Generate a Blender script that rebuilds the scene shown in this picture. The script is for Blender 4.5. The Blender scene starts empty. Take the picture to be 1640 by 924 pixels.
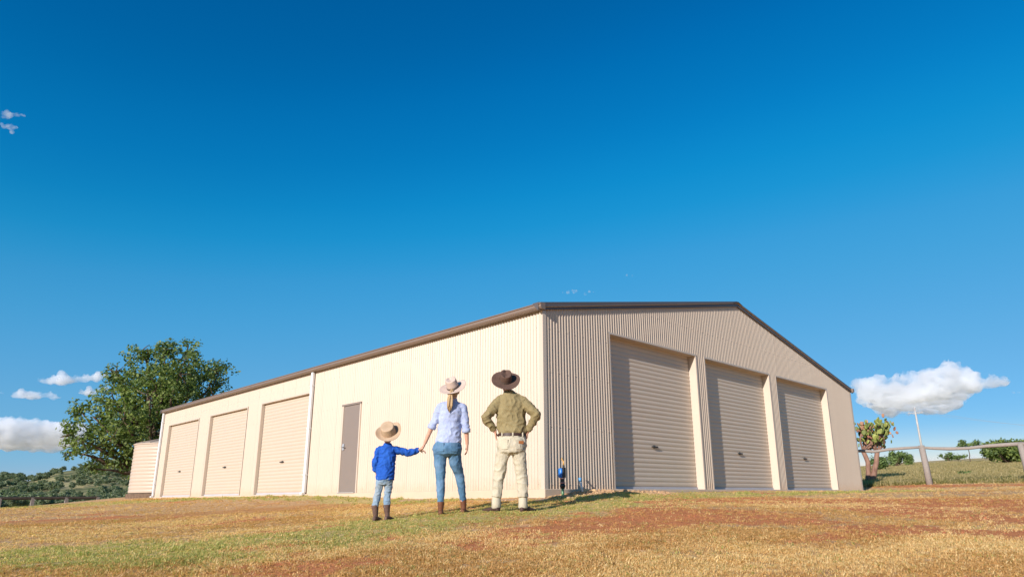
import bpy, bmesh, math, random
import numpy as np
from mathutils import Vector, Matrix, noise as mnoise
random.seed(7)
rng = np.random.default_rng(7)
scn = bpy.context.scene
COL = scn.collection

# ------------------------------------------------------------------ camera
CAM = Vector((7.9419, -8.2734, -0.1368))
YAW, PITCH, ROLL = 0.7794, 0.2667, -0.0091
cd = bpy.data.cameras.new('camera'); cam = bpy.data.objects.new('camera', cd); COL.objects.link(cam)
_f = Vector((-math.sin(YAW)*math.cos(PITCH), math.cos(YAW)*math.cos(PITCH), math.sin(PITCH)))
_r0 = _f.cross(Vector((0, 0, 1))).normalized(); _u0 = _r0.cross(_f)
_c, _s = math.cos(ROLL), math.sin(ROLL)
_r = _c*_r0 + _s*_u0; _u = -_s*_r0 + _c*_u0
M4 = Matrix((_r, _u, -_f)).transposed().to_4x4(); M4.translation = CAM
cam.matrix_world = M4
cd.sensor_width = 36.0; cd.lens = 1071.98/1640*36
cd.shift_x = (820-854.04)/1640; cd.shift_y = (503.55-462)/1640
cd.clip_start = 0.05; cd.clip_end = 30000
scn.camera = cam

# ------------------------------------------------------------------ light
SUN_TO = Vector((0.225, -1.0, 0.40)).normalized()       # towards the sun
world = bpy.data.worlds.new('World'); scn.world = world; world.use_nodes = True
wn = world.node_tree; wn.nodes.clear()
sky = wn.nodes.new('ShaderNodeTexSky'); sky.sky_type = 'NISHITA'; sky.sun_disc = False
sky.sun_elevation = math.asin(SUN_TO.z); sky.sun_rotation = math.atan2(SUN_TO.x, SUN_TO.y)
sky.altitude = 400; sky.air_density = 1.0; sky.dust_density = 0.25; sky.ozone_density = 2.5
gam = wn.nodes.new('ShaderNodeGamma'); gam.inputs[1].default_value = 1.0
hs = wn.nodes.new('ShaderNodeHueSaturation'); hs.inputs['Saturation'].default_value = 1.3; hs.inputs['Value'].default_value = 1.0
bg = wn.nodes.new('ShaderNodeBackground'); bg.inputs[1].default_value = 0.12
wo = wn.nodes.new('ShaderNodeOutputWorld')
wn.links.new(sky.outputs[0], gam.inputs[0]); wn.links.new(gam.outputs[0], hs.inputs['Color'])
# the photograph's deep polarised blue: one tone curve per channel on the whole sky
EXPO = 0.70; KS = 0.12
def vscale(src, k):
    q = wn.nodes.new('ShaderNodeVectorMath'); q.operation = 'SCALE'; q.inputs['Scale'].default_value = k; wn.links.new(src, q.inputs[0]); return q.outputs[0]
cv = wn.nodes.new('ShaderNodeRGBCurve'); cv.mapping.use_clip = False; gain = 2**EXPO
for ch, pts in enumerate((((0, 0), (.021, .0), (.034, .001), (.051, .006), (.082, .045), (.2, .12), (.503, .223), (.604, .300), (1.2, 1.4), (2.5, 3.3)),
                          ((0, 0), (.112, .117), (.147, .177), (.27, .337), (.45, .41), (.651, .470), (.965, .600), (1.5, 1.8), (2.5, 3.2)),
                          ((0, 0), (.287, .366), (.361, .491), (.552, .680), (.75, .74), (1.0, .83), (1.5, 1.6), (2.5, 2.8)))):
    c_ = cv.mapping.curves[ch]; P_ = [(a/2.5, b) for a, b in pts]
    c_.points[0].location = P_[0]; c_.points[1].location = P_[-1]
    for p_ in P_[1:-1]: c_.points.new(*p_)
    for p_ in c_.points: p_.handle_type = 'AUTO_CLAMPED'
cv.mapping.update()
wn.links.new(vscale(hs.outputs[0], KS/2.5), cv.inputs['Color'])
wn.links.new(vscale(cv.outputs[0], 1/(KS*gain)), bg.inputs[0]); wn.links.new(bg.outputs[0], wo.inputs[0])
sd = bpy.data.lights.new('sun', 'SUN'); sd.energy = 3.85; sd.angle = math.radians(0.5); sd.color = (1.0, 0.93, 0.88)
sun = bpy.data.objects.new('sun', sd); COL.objects.link(sun)
sun.rotation_euler = SUN_TO.to_track_quat('Z', 'Y').to_euler(); sun.location = (0, 0, 30)
scn.view_settings.view_transform = 'Standard'; scn.view_settings.look = 'None'
scn.view_settings.exposure = EXPO; scn.view_settings.gamma = 1.0; scn.view_settings.use_curve_mapping = False
scn.cycles.use_denoising = True; scn.cycles.max_bounces = 24; scn.cycles.volume_bounces = 24
scn.cycles.diffuse_bounces = 4; scn.cycles.glossy_bounces = 3; scn.cycles.transmission_bounces = 6

# ------------------------------------------------------------------ terrain height
# control points of the terrain: x, y, z
TP = np.array([
 (7.94,-8.27,-.79),(14,-14,-1.3),(25,-25,-2.2),(0,-22,-1.3),(-20,-25,-1.1),(28,-4,-1.2),
 (1.416,-2.09,-.314),(.951,-2.765,-.334),(.319,-3.303,-.404),(4,-4.6,-.56),(-2,-5.6,-.56),(5.5,-1.5,-.45),(3,-1.6,-.37),
 (0.0,-.25,-.17),(-1.5,-.2,-.17),(-3.5,-.1,-.15),(-5.5,-.1,-.10),(-7.5,0,-.05),(-10,0,-.035),(-14,0,-.035),(-18,0,-.04),(-21,0,-.05),
 (-4,-1.6,-.30),(-8,-2,-.26),(-12,-3,-.28),(-6,-5.5,-.46),(-12,-7,-.45),(-17,-3.5,-.27),(-22,-5,-.36),(-24,-2,-.27),(-20,-10,-.5),
 (.15,.8,-.05),(.2,2.2,-.05),(.2,5,-.06),(.3,9,-.05),(.2,14.2,-.05),(1.2,2.2,-.2),(2.2,5,-.15),(3,1,-.28),(5,5,-.2),(8,4,-.3),(3,10,-.08),(7,9,-.06),(13,8,-.1),
 (0,16.5,.10),(1.2,16.8,.16),(4,17.4,.17),(8,18,.18),(-4,17,.05),(-12,8,0.),(-20,8,0.),(-12,16,.0),(-25,18,.1),
 (-23.5,1.9,.10),(-25.5,0,.0),(-30,3,-.30),(-34,-4,-.55),(-30,-10,-.7),(-40,6,-.6),(-45,-5,-.9),(-42,2,-.7),(-60,5,-1.6),
 (-4,30,1.0),(4,32,1.0),(12,32,1.0),(-10,60,2.4),(5,65,2.5),(20,65,2.4),(-20,100,4.3),(8,110,4.4),(40,100,4.0),(-50,60,.6),(-60,100,.3),
 (-100,10,-3),(-100,-60,-3.5),(-100,60,-2.5),(40,20,0),(60,-20,-2),(60,60,1.5),(0,-60,-3),(60,-70,-4),(110,30,0),(-60,-100,-4),
],float)
def _U(r2): return np.where(r2>1e-12, .5*r2*np.log(r2+1e-20), 0)
_n=len(TP); _S=10.0
_P=TP[:,:2]/_S
_K=_U(((_P[:,None]-_P[None])**2).sum(-1))+np.eye(_n)*.002
_A=np.zeros((_n+3,_n+3)); _A[:_n,:_n]=_K; _A[:_n,_n]=1; _A[:_n,_n+1:]=_P; _A[_n:,:_n]=_A[:_n,_n:].T
_W=np.linalg.solve(_A,np.concatenate([TP[:,2],[0,0,0]]))
def ter(x,y):
    x=np.atleast_1d(np.asarray(x,float)).copy();y=np.atleast_1d(np.asarray(y,float)).copy()
    cx,cy=0.,0.
    r=np.hypot(x,y); s=np.where(r>112,112/np.maximum(r,1),1.)
    x*=s;y*=s
    out=np.empty_like(x)
    for i in range(0,len(x),20000):
        q=np.stack([x[i:i+20000],y[i:i+20000]],-1)/_S
        k=_U(((q[:,None]-_P[None])**2).sum(-1))
        out[i:i+20000]=k@_W[:_n]+_W[_n]+q@_W[_n+1:]
    return out

# ------------------------------------------------------------------ helpers
def tz(x, y): return float(ter(x, y)[0])
def ray(px, py):
    d = _f + _r*((px-854.04)/1071.98) - _u*((py-503.55)/1071.98)
    return d/math.hypot(d.x, d.y)
def at(px, py, d): return CAM + ray(px, py)*d

def tag(o, label=None, cat=None, group=None, kind=None):
    if label: o['label'] = label
    if cat: o['category'] = cat
    if group: o['group'] = group
    if kind: o['kind'] = kind
    return o
def empty(name, loc=(0, 0, 0), rz=0, label=None, cat=None, group=None):
    o = bpy.data.objects.new(name, None); COL.objects.link(o); o.location = loc; o.rotation_euler = (0, 0, rz)
    o.empty_display_size = .2
    return tag(o, label, cat, group)
def link(name, me, mat=None, parent=None, smooth=False):
    o = bpy.data.objects.new(name, me); COL.objects.link(o)
    if mat is not None and not me.materials: me.materials.append(mat)
    if parent is not None: o.parent = parent
    if smooth and me.polygons: me.polygons.foreach_set('use_smooth', [True]*len(me.polygons))
    return o
def copy_tree(o, parent=None):
    c = o.copy(); COL.objects.link(c)
    if parent is not None: c.parent = parent
    for ch in list(o.children): copy_tree(ch, c)
    return c

class MB:
    def __init__(s): s.v = []; s.f = []
    def add(s, v, f):
        n = len(s.v); s.v += [tuple(q) for q in v]; s.f += [tuple(n+i for i in q) for q in f]; return s
    def box(s, lo, hi, M=None):
        x0, y0, z0 = lo; x1, y1, z1 = hi
        v = [Vector(q) for q in ((x0,y0,z0),(x1,y0,z0),(x1,y1,z0),(x0,y1,z0),(x0,y0,z1),(x1,y0,z1),(x1,y1,z1),(x0,y1,z1))]
        if M is not None: v = [M @ q for q in v]
        return s.add(v, [(0,3,2,1),(4,5,6,7),(0,1,5,4),(1,2,6,5),(2,3,7,6),(3,0,4,7)])
    def rings(s, rings, closed=True, cap=True):
        n = len(rings[0]); v = [p for r in rings for p in r]; f = []
        for i in range(len(rings)-1):
            for j in range(n if closed else n-1):
                k = (j+1) % n
                f.append((i*n+j, i*n+k, (i+1)*n+k, (i+1)*n+j))
        if cap and closed:
            f.append(tuple(range(n-1, -1, -1))); f.append(tuple((len(rings)-1)*n+j for j in range(n)))
        return s.add(v, f)
    def tube(s, pts, rad, n=10, flat=1.0, up=None):
        pts = [Vector(p) for p in pts]
        if not hasattr(rad, '__len__'): rad = [rad]*len(pts)
        rs = []; ref = None
        for i, p in enumerate(pts):
            t = (pts[min(i+1, len(pts)-1)] - pts[max(i-1, 0)]).normalized()
            if ref is None:
                ref = Vector(up) if up else (Vector((0, 1, 0)) if abs(t.y) < .8 else Vector((1, 0, 0)))
            a = (ref - t*ref.dot(t)).normalized(); b = t.cross(a); ref = a
            rs.append([p + a*math.cos(2*math.pi*k/n)*rad[i]*flat + b*math.sin(2*math.pi*k/n)*rad[i] for k in range(n)])
        return s.rings(rs)
    def sphere(s, c, r, n=10, m=7):
        c = Vector(c); r = r if hasattr(r, '__len__') else (r, r, r)
        rs = []
        for i in range(m):
            th = math.pi*(i+.35)/(m-.3)
            rs.append([c + Vector((r[0]*math.sin(th)*math.cos(2*math.pi*k/n), r[1]*math.sin(th)*math.sin(2*math.pi*k/n), -r[2]*math.cos(th))) for k in range(n)])
        return s.rings(rs)
    def mesh(s, name):
        me = bpy.data.meshes.new(name); me.from_pydata(s.v, [], s.f); me.update(); return me
    def build(s, name, mat, parent=None, smooth=False, bevel=0):
        me = s.mesh(name)
        if bevel:
            bm = bmesh.new(); bm.from_mesh(me)
            bmesh.ops.recalc_face_normals(bm, faces=bm.faces)
            bmesh.ops.bevel(bm, geom=list(bm.edges), offset=bevel, segments=2, affect='EDGES', profile=.5)
            bm.to_mesh(me); bm.free()
        return link(name, me, mat, parent, smooth)

def npmesh(name, V, F, attrs=None, smooth=False):
    """V (n,3), F (m,k) arrays -> mesh; attrs {name: (n,4)} vertex colours"""
    me = bpy.data.meshes.new(name); k = F.shape[1]; m = len(F)
    me.vertices.add(len(V)); me.vertices.foreach_set('co', V.astype(np.float32).ravel())
    me.loops.add(m*k); me.loops.foreach_set('vertex_index', F.astype(np.int32).ravel())
    me.polygons.add(m); me.polygons.foreach_set('loop_start', np.arange(0, m*k, k, dtype=np.int32))
    if smooth: me.polygons.foreach_set('use_smooth', np.ones(m, bool))
    for a, d in (attrs or {}).items():
        at_ = me.color_attributes.new(a, 'FLOAT_COLOR', 'POINT'); at_.data.foreach_set('color', d.astype(np.float32).ravel())
    me.update(calc_edges=True); me.validate(); return me

# numpy value noise
def vnoise(x, y, s=0):
    xi = np.floor(x).astype(np.int64); yi = np.floor(y).astype(np.int64); fx = x-xi; fy = y-yi
    fx = fx*fx*(3-2*fx); fy = fy*fy*(3-2*fy)
    def h(a, b):
        n = (a*374761393 + b*668265263 + s*974634777) & 0xffffffff
        n = ((n ^ (n >> 13))*1274126177) & 0xffffffff
        return ((n ^ (n >> 16)) & 0xffff)/65535.0
    return (h(xi,yi)*(1-fx)+h(xi+1,yi)*fx)*(1-fy) + (h(xi,yi+1)*(1-fx)+h(xi+1,yi+1)*fx)*fy
def fbm(x, y, s=0, o=4):
    t = 0; a = .5
    for i in range(o): t = t + a*vnoise(x*2**i, y*2**i, s+i*17); a *= .5
    return t/(1-.5**o)

# ------------------------------------------------------------------ materials
class N:
    def __init__(s, name, rough=.8, spec=.3, metal=0):
        s.m = bpy.data.materials.new(name); s.m.use_nodes = True; s.t = s.m.node_tree
        s.b = s.t.nodes['Principled BSDF']; s.b.inputs['Roughness'].default_value = rough
        s.b.inputs['Specular IOR Level'].default_value = spec; s.b.inputs['Metallic'].default_value = metal
        s.tc = s.t.nodes.new('ShaderNodeTexCoord')
    def n(s, t, **k):
        q = s.t.nodes.new(t)
        for a, b in k.items():
            if a.startswith('i_'):
                key = a[2:]; key = int(key) if key.isdigit() else key.replace('_', ' ')
                q.inputs[key].default_value = b
            else: setattr(q, a, b)
        return q
    def l(s, a, b): s.t.links.new(a, b)
    def noise(s, scale, detail=4, rough=.55, vec=None, stretch=None, dist=0):
        q = s.n('ShaderNodeTexNoise', i_Scale=scale, i_Detail=detail, i_Roughness=rough, i_Distortion=dist)
        src = vec or s.tc.outputs['Object']
        if stretch:
            mp = s.n('ShaderNodeMapping'); mp.inputs['Scale'].default_value = stretch; s.l(src, mp.inputs[0]); src = mp.outputs[0]
        s.l(src, q.inputs['Vector']); return q.outputs['Fac']
    def ramp(s, fac, stops):
        q = s.n('ShaderNodeValToRGB'); e = q.color_ramp.elements
        while len(e) < len(stops): e.new(.5)
        for i, (p, c) in enumerate(stops):
            e[i].position = p; e[i].color = (c[0], c[1], c[2], 1) if hasattr(c, '__len__') else (c, c, c, 1)
        s.l(fac, q.inputs[0]); return q.outputs[0]
    def mix(s, fac, a, b, mode='MIX'):
        q = s.n('ShaderNodeMix', data_type='RGBA', blend_type=mode)
        for i, v in ((0, fac), (6, a), (7, b)):
            if hasattr(v, 'links') or hasattr(v, 'is_output'): s.l(v, q.inputs[i])
            else: q.inputs[i].default_value = v if i == 0 else (v[0], v[1], v[2], 1)
        return q.outputs[2]
    def math(s, op, a, b=0):
        q = s.n('ShaderNodeMath', operation=op)
        for i, v in ((0, a), (1, b)):
            if hasattr(v, 'is_output'): s.l(v, q.inputs[i])
            else: q.inputs[i].default_value = v
        return q.outputs[0]
    def col(s, c):
        if hasattr(c, 'is_output'): s.l(c, s.b.inputs['Base Color'])
        else: s.b.inputs['Base Color'].default_value = (*c, 1)
        return s
    def bump(s, h, strength=.3, dist=.01):
        q = s.n('ShaderNodeBump', i_Strength=strength, i_Distance=dist); s.l(h, q.inputs['Height'])
        s.l(q.outputs[0], s.b.inputs['Normal']); return s

def painted(name, c, rough=.45, var=.06, spec=.4, dirt=None):
    q = N(name, rough, spec); a = q.noise(3.0, 5); d = [x*(1-var) for x in c]
    k = q.mix(a, d, [min(1, x*(1+var)) for x in c])
    if dirt:   # dust splashed on the foot of the wall
        sep = q.n('ShaderNodeSeparateXYZ'); q.l(q.tc.outputs['Object'], sep.inputs[0])
        h = q.math('ADD', q.math('MULTIPLY', sep.outputs[2], 2.2), q.math('MULTIPLY', q.noise(7, 6), .9))
        k = q.mix(q.ramp(h, [(.35, .55), (.95, 0.)]), k, dirt)
    if name == 'cream_cladding':      # each sheet its own shade, faint run-down streaks
        oi = q.n('ShaderNodeObjectInfo'); k = q.mix(q.ramp(oi.outputs['Random'], [(0, .0), (1, .10)]), k, (.45, .33, .24))
        k = q.mix(q.ramp(q.noise(2.2, 6, .7, stretch=(9, 9, .5)), [(.5, 0), (.75, .16)]), k, (.42, .30, .21))
    q.col(k); q.bump(q.noise(14, 3), .05, .003); return q.m

CREAM = (0.53, 0.437, 0.34)
M_clad = painted('cream_cladding', CREAM, .42, .035, .35, dirt=(.50, .33, .2))
M_door = painted('cream_door', (0.52, 0.425, 0.325), .45, .04, .35, dirt=(.50, .35, .22))
M_trim = painted('cream_trim', (0.55, 0.455, 0.36), .4, .04, .4)
M_brown = painted('brown_trim', (0.20, 0.145, 0.11), .4, .08, .4)
M_darkbrown = painted('barge_brown', (0.10, 0.085, 0.083), .45, .08, .3)
M_pa = painted('grey_brown_door', (0.225, 0.18, 0.15), .45, .05, .35)
M_white = painted('white_paint', (0.70, 0.69, 0.68), .35, .05, .5)
M_dark = painted('dark_metal', (0.04, 0.038, 0.036), .4, .1)
M_steel = painted('grey_steel', (0.35, 0.36, 0.38), .35, .1, .5)
M_concrete = painted('pale_concrete', (0.56, 0.43, 0.31), .9, .12, .2)
M_greycon = painted('grey_concrete', (0.42, 0.39, 0.36), .9, .15, .2)
M_roof = painted('roof_steel', (0.55, 0.45, 0.36), .45, .05)
M_dust = painted('door_sill', (0.45, 0.42, 0.42), .7, .1)
M_tank = painted('tank_cream', (0.50, 0.40, 0.31), .45, .03, .35)

def wood_mat(name, c0, c1, stretch=(1, 1, 12)):
    q = N(name, .9, .15); a = q.noise(9, 6, .65, stretch=stretch)
    q.col(q.ramp(a, [(.3, c0), (.7, c1)])); q.bump(a, .6, .01); return q.m
M_weather = wood_mat('weathered_wood', (0.17, 0.145, 0.125), (0.40, 0.345, 0.30), (4, 4, 22))
M_raildark = wood_mat('dark_rail', (0.03, 0.024, 0.02), (0.075, 0.058, 0.045), (1, 1, 1))
M_bark = wood_mat('bark', (0.05, 0.035, 0.025), (0.16, 0.115, 0.08), (1, 1, .3))
M_barkpink = wood_mat('brown_bark', (0.16, 0.085, 0.06), (0.36, 0.21, 0.15), (1, 1, .3))

def leaf_mat(name, dark, light, trans=.35):
    q = N(name, .55, .35)
    at_ = q.n('ShaderNodeAttribute', attribute_name='tint'); sep = q.n('ShaderNodeSeparateColor'); q.l(at_.outputs['Color'], sep.inputs[0])
    c = q.ramp(sep.outputs[0], [(0, dark), (1, light)]); q.col(c)
    tr = q.n('ShaderNodeBsdfTranslucent'); q.l(q.mix(1.0, c, (1.0, 1.25, .5), 'MULTIPLY'), tr.inputs[0])
    ms = q.n('ShaderNodeMixShader', i_0=trans); out = q.t.nodes['Material Output']
    q.l(q.b.outputs[0], ms.inputs[1]); q.l(tr.outputs[0], ms.inputs[2]); q.l(ms.outputs[0], out.inputs[0]); return q.m
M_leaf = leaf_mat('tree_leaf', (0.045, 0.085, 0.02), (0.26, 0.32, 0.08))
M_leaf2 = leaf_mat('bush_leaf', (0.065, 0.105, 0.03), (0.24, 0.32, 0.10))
M_hillleaf = leaf_mat('hill_leaf', (0.11, 0.145, 0.085), (0.29, 0.32, 0.18), .35)  # tones lifted and blued in the leaf colour to suggest distance haze
M_cactus = leaf_mat('cactus_pad', (0.10, 0.13, 0.03), (0.34, 0.36, 0.09), .05)
M_fruit = leaf_mat('cactus_old_pad', (0.24, 0.09, 0.05), (0.46, 0.25, 0.15), .05)
M_gdry = leaf_mat('dry_blade', (0.70, 0.38, 0.14), (0.97, 0.72, 0.37), .42)
M_ggreen = leaf_mat('green_blade', (0.28, 0.27, 0.06), (0.68, 0.60, 0.22), .4)
M_tall = leaf_mat('tall_blade', (0.33, 0.26, 0.10), (0.64, 0.49, 0.26), .4)
M_weedy = leaf_mat('weedy_blade', (0.13, 0.13, 0.03), (0.36, 0.31, 0.10), .35)

# ------------------------------------------------------------------ ground patches (where grass is green, dry, or soil bare)
ZONES = {
'green':[(-.6,-6.7,.7),(1.00,-6.1,0.9),(1.08,-5.5,1.1),(1.2,-4.8,1.15),(1.0,-3.78,1.15),(0.74,-2.78,1.2),(1.16,-1.37,1.1),(1.31,0.43,0.95),(0.87,2.92,0.9),(0.95,4.64,0.8)],
'green2':[(-14.51,-1.19,0.8),(-12.53,-0.83,0.7),(-9.91,-0.37,0.6),(-7.10,-0.43,0.5),(-5.15,-0.59,0.5),(-3.27,-0.47,0.35),(-1.83,-0.26,0.35)],
'green3':[(-22,-3.2,1.5),(-17.41,-2.97,1.2),(-14.76,-1.96,1.0)],
'green4':[(0.81,4.40,0.6),(1.67,5.96,0.5),(2.40,7.84,0.5),(2.88,11.20,0.8)],
'red1':[(3.40,-4.20,0.35),(3.23,-3.13,0.6),(3.33,-2.24,0.75),(3.33,-0.73,1.0),(4.06,-0.85,0.8),(4.82,-0.95,0.5)],
'red2':[(1.94,0.51,0.5),(2.4,3.20,1.0),(3.32,3.92,0.9),(4.80,3.72,1.2),(5.98,3.30,1.3)],
'red3':[(3.84,1.39,0.6),(4.96,1.67,0.8),(6.48,0.22,0.6)],
'red4':[(2.79,-6.13,0.25),(3.31,-5.91,0.3),(3.48,-5.42,0.25)],
'brown1':[(-6.64,-5.73,0.8),(-6.11,-4.53,1.0),(-5.15,-3.15,1.0),(-4.43,-1.55,1.0),(-2.76,-0.96,0.5)],
'brown2':[(-3.82,-5.91,0.5),(-2.83,-4.91,0.4),(-2.87,-3.45,0.4)],
'red5':[(-0.86,17.6,0.4),(1.52,15.95,0.5),(3.96,15.6,0.6),(8,15.5,.7)],
'red6':[(5.52,-2.26,0.25),(6.07,-1.26,0.5),(6.72,-1.32,0.5)],
'dirt':[(.1,0.05,.25),(.22,.9,.38),(.3,2.2,.28),(.25,3.6,.12)],
'dirt2':[(.25,-.35,.25),(-1.5,-.35,.1),(-3.5,-.3,.08)],
}
def zone(x, y, names):
    best = np.zeros_like(x)
    wx = x + .45*(fbm(x*1.3, y*1.3, 5)-.5)*2 + .18*(fbm(x*6, y*6, 9)-.5)*2
    wy = y + .45*(fbm(x*1.3, y*1.3, 25)-.5)*2 + .18*(fbm(x*6, y*6, 29)-.5)*2
    for nm in names:
        P = ZONES[nm]
        for a, b in zip(P[:-1], P[1:]):
            dx, dy = b[0]-a[0], b[1]-a[1]
            t = np.clip(((wx-a[0])*dx+(wy-a[1])*dy)/(dx*dx+dy*dy), 0, 1)
            d = np.hypot(wx-a[0]-t*dx, wy-a[1]-t*dy)/(a[2]+(b[2]-a[2])*t)
            best = np.maximum(best, np.clip(1.55-d, 0, 1))
    return best*best*(3-2*best)
def masks(x, y):
    g = zone(x, y, ['green', 'green2', 'green3', 'green4'])
    r = zone(x, y, ['red1', 'red2', 'red3', 'red4', 'red5', 'red6'])
    b = zone(x, y, ['brown1', 'brown2'])
    d = zone(x, y, ['dirt', 'dirt2'])
    p = fbm(x*2.3, y*2.3, 41); r = np.clip(r*(.45+1.1*p), 0, 1)
    r = np.maximum(r, np.clip((fbm(x*.9+7, y*.9, 61, 5)-.60)*5, 0, .7))
    return r*(1-d), g*(1-r*.8)*(1-d*.9), b, d
def micro(x, y):
    rr = np.hypot(x-CAM.x, y-CAM.y)
    k = np.clip(1.3-rr/26, 0, 1)
    near = np.clip(np.minimum(np.where(x < 0, -y, x), 1.0), .15, 1)
    return k*near*((fbm(x*1.1, y*1.1, 3)-.5)*.07 + (fbm(x*5, y*5, 13)-.5)*.035)
def gz(x, y):
    x = np.atleast_1d(np.asarray(x, float)); y = np.atleast_1d(np.asarray(y, float))
    inside = (x < -.06) & (x > -20) & (y > .06) & (y < 14.38)
    return ter(x, y) + micro(x, y) - np.where(inside, .25, 0)

def axis(lo, hi, step, grow, far):
    a = list(np.arange(lo, hi, step)); s = step; q = a[-1]
    while q < far: s *= grow; q += s; a.append(q)
    s = step; q = a[0]; pre = []
    while q > -far: s *= grow; q -= s; pre.append(q)
    return np.array(pre[::-1]+a)
gx = axis(-3, 8, .07, 1.045, 4000); gy = axis(-8, 3, .07, 1.045, 4000)
X, Y = np.meshgrid(gx, gy, indexing='ij'); xf, yf = X.ravel(), Y.ravel()
near = np.hypot(xf, yf) < 60
Z = ter(xf, yf); Z[near] = gz(xf[near], yf[near])
at_col = np.zeros((len(xf), 4)); at_col[:, 3] = 1
mr, mg, mb_, md = masks(xf[near], yf[near])
fld = np.clip((yf[near]-17)/1.5, 0, 1)                    # the paddock beyond the fence
at_col[near, 0] = mr*(1-fld); at_col[near, 1] = mg*(1-fld); at_col[near, 2] = mb_
dc = np.zeros((len(xf), 4)); dc[:, 3] = 1; dc[near, 0] = md; dc[:, 1] = np.where(yf > 16, np.clip((yf-17)/1.5, 0, 1), 0)
ni, nj = len(gx), len(gy)
I = (np.arange(ni-1)[:, None]*nj + np.arange(nj-1)[None]).ravel()
F = np.stack([I, I+nj, I+nj+1, I+1], -1)
gme = npmesh('ground', np.stack([xf, yf, Z], -1), F, {'patch': at_col, 'patch2': dc}, smooth=True)

q = N('ground_soil_and_grass', .95, .1)
pa = q.n('ShaderNodeAttribute', attribute_name='patch'); s1 = q.n('ShaderNodeSeparateColor'); q.l(pa.outputs['Color'], s1.inputs[0])
pb = q.n('ShaderNodeAttribute', attribute_name='patch2'); s2 = q.n('ShaderNodeSeparateColor'); q.l(pb.outputs['Color'], s2.inputs[0])
fine = q.noise(26, 8, .7); mid = q.noise(4.5, 6, .65); big = q.noise(.9, 5, .6); vf = q.noise(120, 4, .7)
straw = q.mix(q.ramp(mid, [(.35, 0), (.65, 1)]), (.70, .43, .19), (.88, .62, .33))
straw = q.mix(q.ramp(fine, [(.42, .6), (.62, 0)]), straw, (.40, .17, .07))
red = q.mix(q.ramp(fine, [(.35, 0), (.65, 1)]), (.56, .18, .07), (.78, .31, .12))
green = q.mix(q.ramp(fine, [(.35, 0), (.65, 1)]), (.52, .39, .14), (.68, .51, .22))
brown = q.mix(q.ramp(mid, [(.35, 0), (.65, 1)]), (.54, .25, .09), (.70, .38, .15))
dirt = q.mix(q.ramp(fine, [(.35, 0), (.65, 1)]), (.46, .27, .15), (.66, .45, .28))
field = q.mix(q.ramp(big, [(.35, 0), (.65, 1)]), (.42, .33, .14), (.60, .45, .23))
def soft(m, n_, k=.9): return q.ramp(q.math('ADD', m, q.math('MULTIPLY', q.math('SUBTRACT', n_, .5), k)), [(.3, 0), (.7, 1)])
c = q.mix(soft(s1.outputs[2], mid), straw, brown)
c = q.mix(soft(s1.outputs[1], mid), c, green)
c = q.mix(soft(s1.outputs[0], fine, 1.2), c, red)
c = q.mix(soft(s2.outputs[0], fine, .4), c, dirt)
c = q.mix(s2.outputs[1], c, field)
c = q.mix(q.ramp(vf, [(.3, .35), (.6, 0)]), c, (.25, .13, .06))
q.col(c)
hsum = q.math('ADD', q.math('MULTIPLY', fine, 1.0), q.math('MULTIPLY', vf, .35))
q.bump(hsum, .9, .035)
M_ground = q.m
ground = tag(link('ground', gme, M_ground), kind='structure')

# ---- grass: blades instanced on the lawn (nobody could count them)
def tuft(name, mat, n, h, spread, lean, w=.0035):
    V = []; F_ = []; T = []
    for i in range(n):
        a = random.uniform(0, 2*math.pi); r = spread*math.sqrt(random.random()); b = random.uniform(0, 2*math.pi)
        p = Vector((r*math.cos(a), r*math.sin(a), -.004)); hh = h*random.uniform(.5, 1.25); ln = lean*random.uniform(.2, 1.3)
        d = Vector((math.cos(b), math.sin(b), 0)); s = Vector((-d.y, d.x, 0))*w*random.uniform(.6, 1.4)
        m = p + d*hh*ln*.4 + Vector((0, 0, hh*max(.3, .62-.2*ln))); e = p + d*hh*ln*1.1 + Vector((0, 0, hh*max(.12, 1-.5*ln)))
        k = len(V); V += [p-s, p+s, m+s*.8, m-s*.8, e]; F_ += [(k, k+1, k+2, k+3), (k+3, k+2, k+4)]
        t = random.random(); T += [t]*5
    me = bpy.data.meshes.new(name); me.from_pydata([tuple(v) for v in V], [], F_)
    ca = me.color_attributes.new('tint', 'FLOAT_COLOR', 'POINT'); ca.data.foreach_set('color', np.array([[t, t, t, 1] for t in T], np.float32).ravel())
    me.materials.append(mat); return bpy.data.objects.new(name, me)        # a prototype, not linked into the scene

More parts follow.
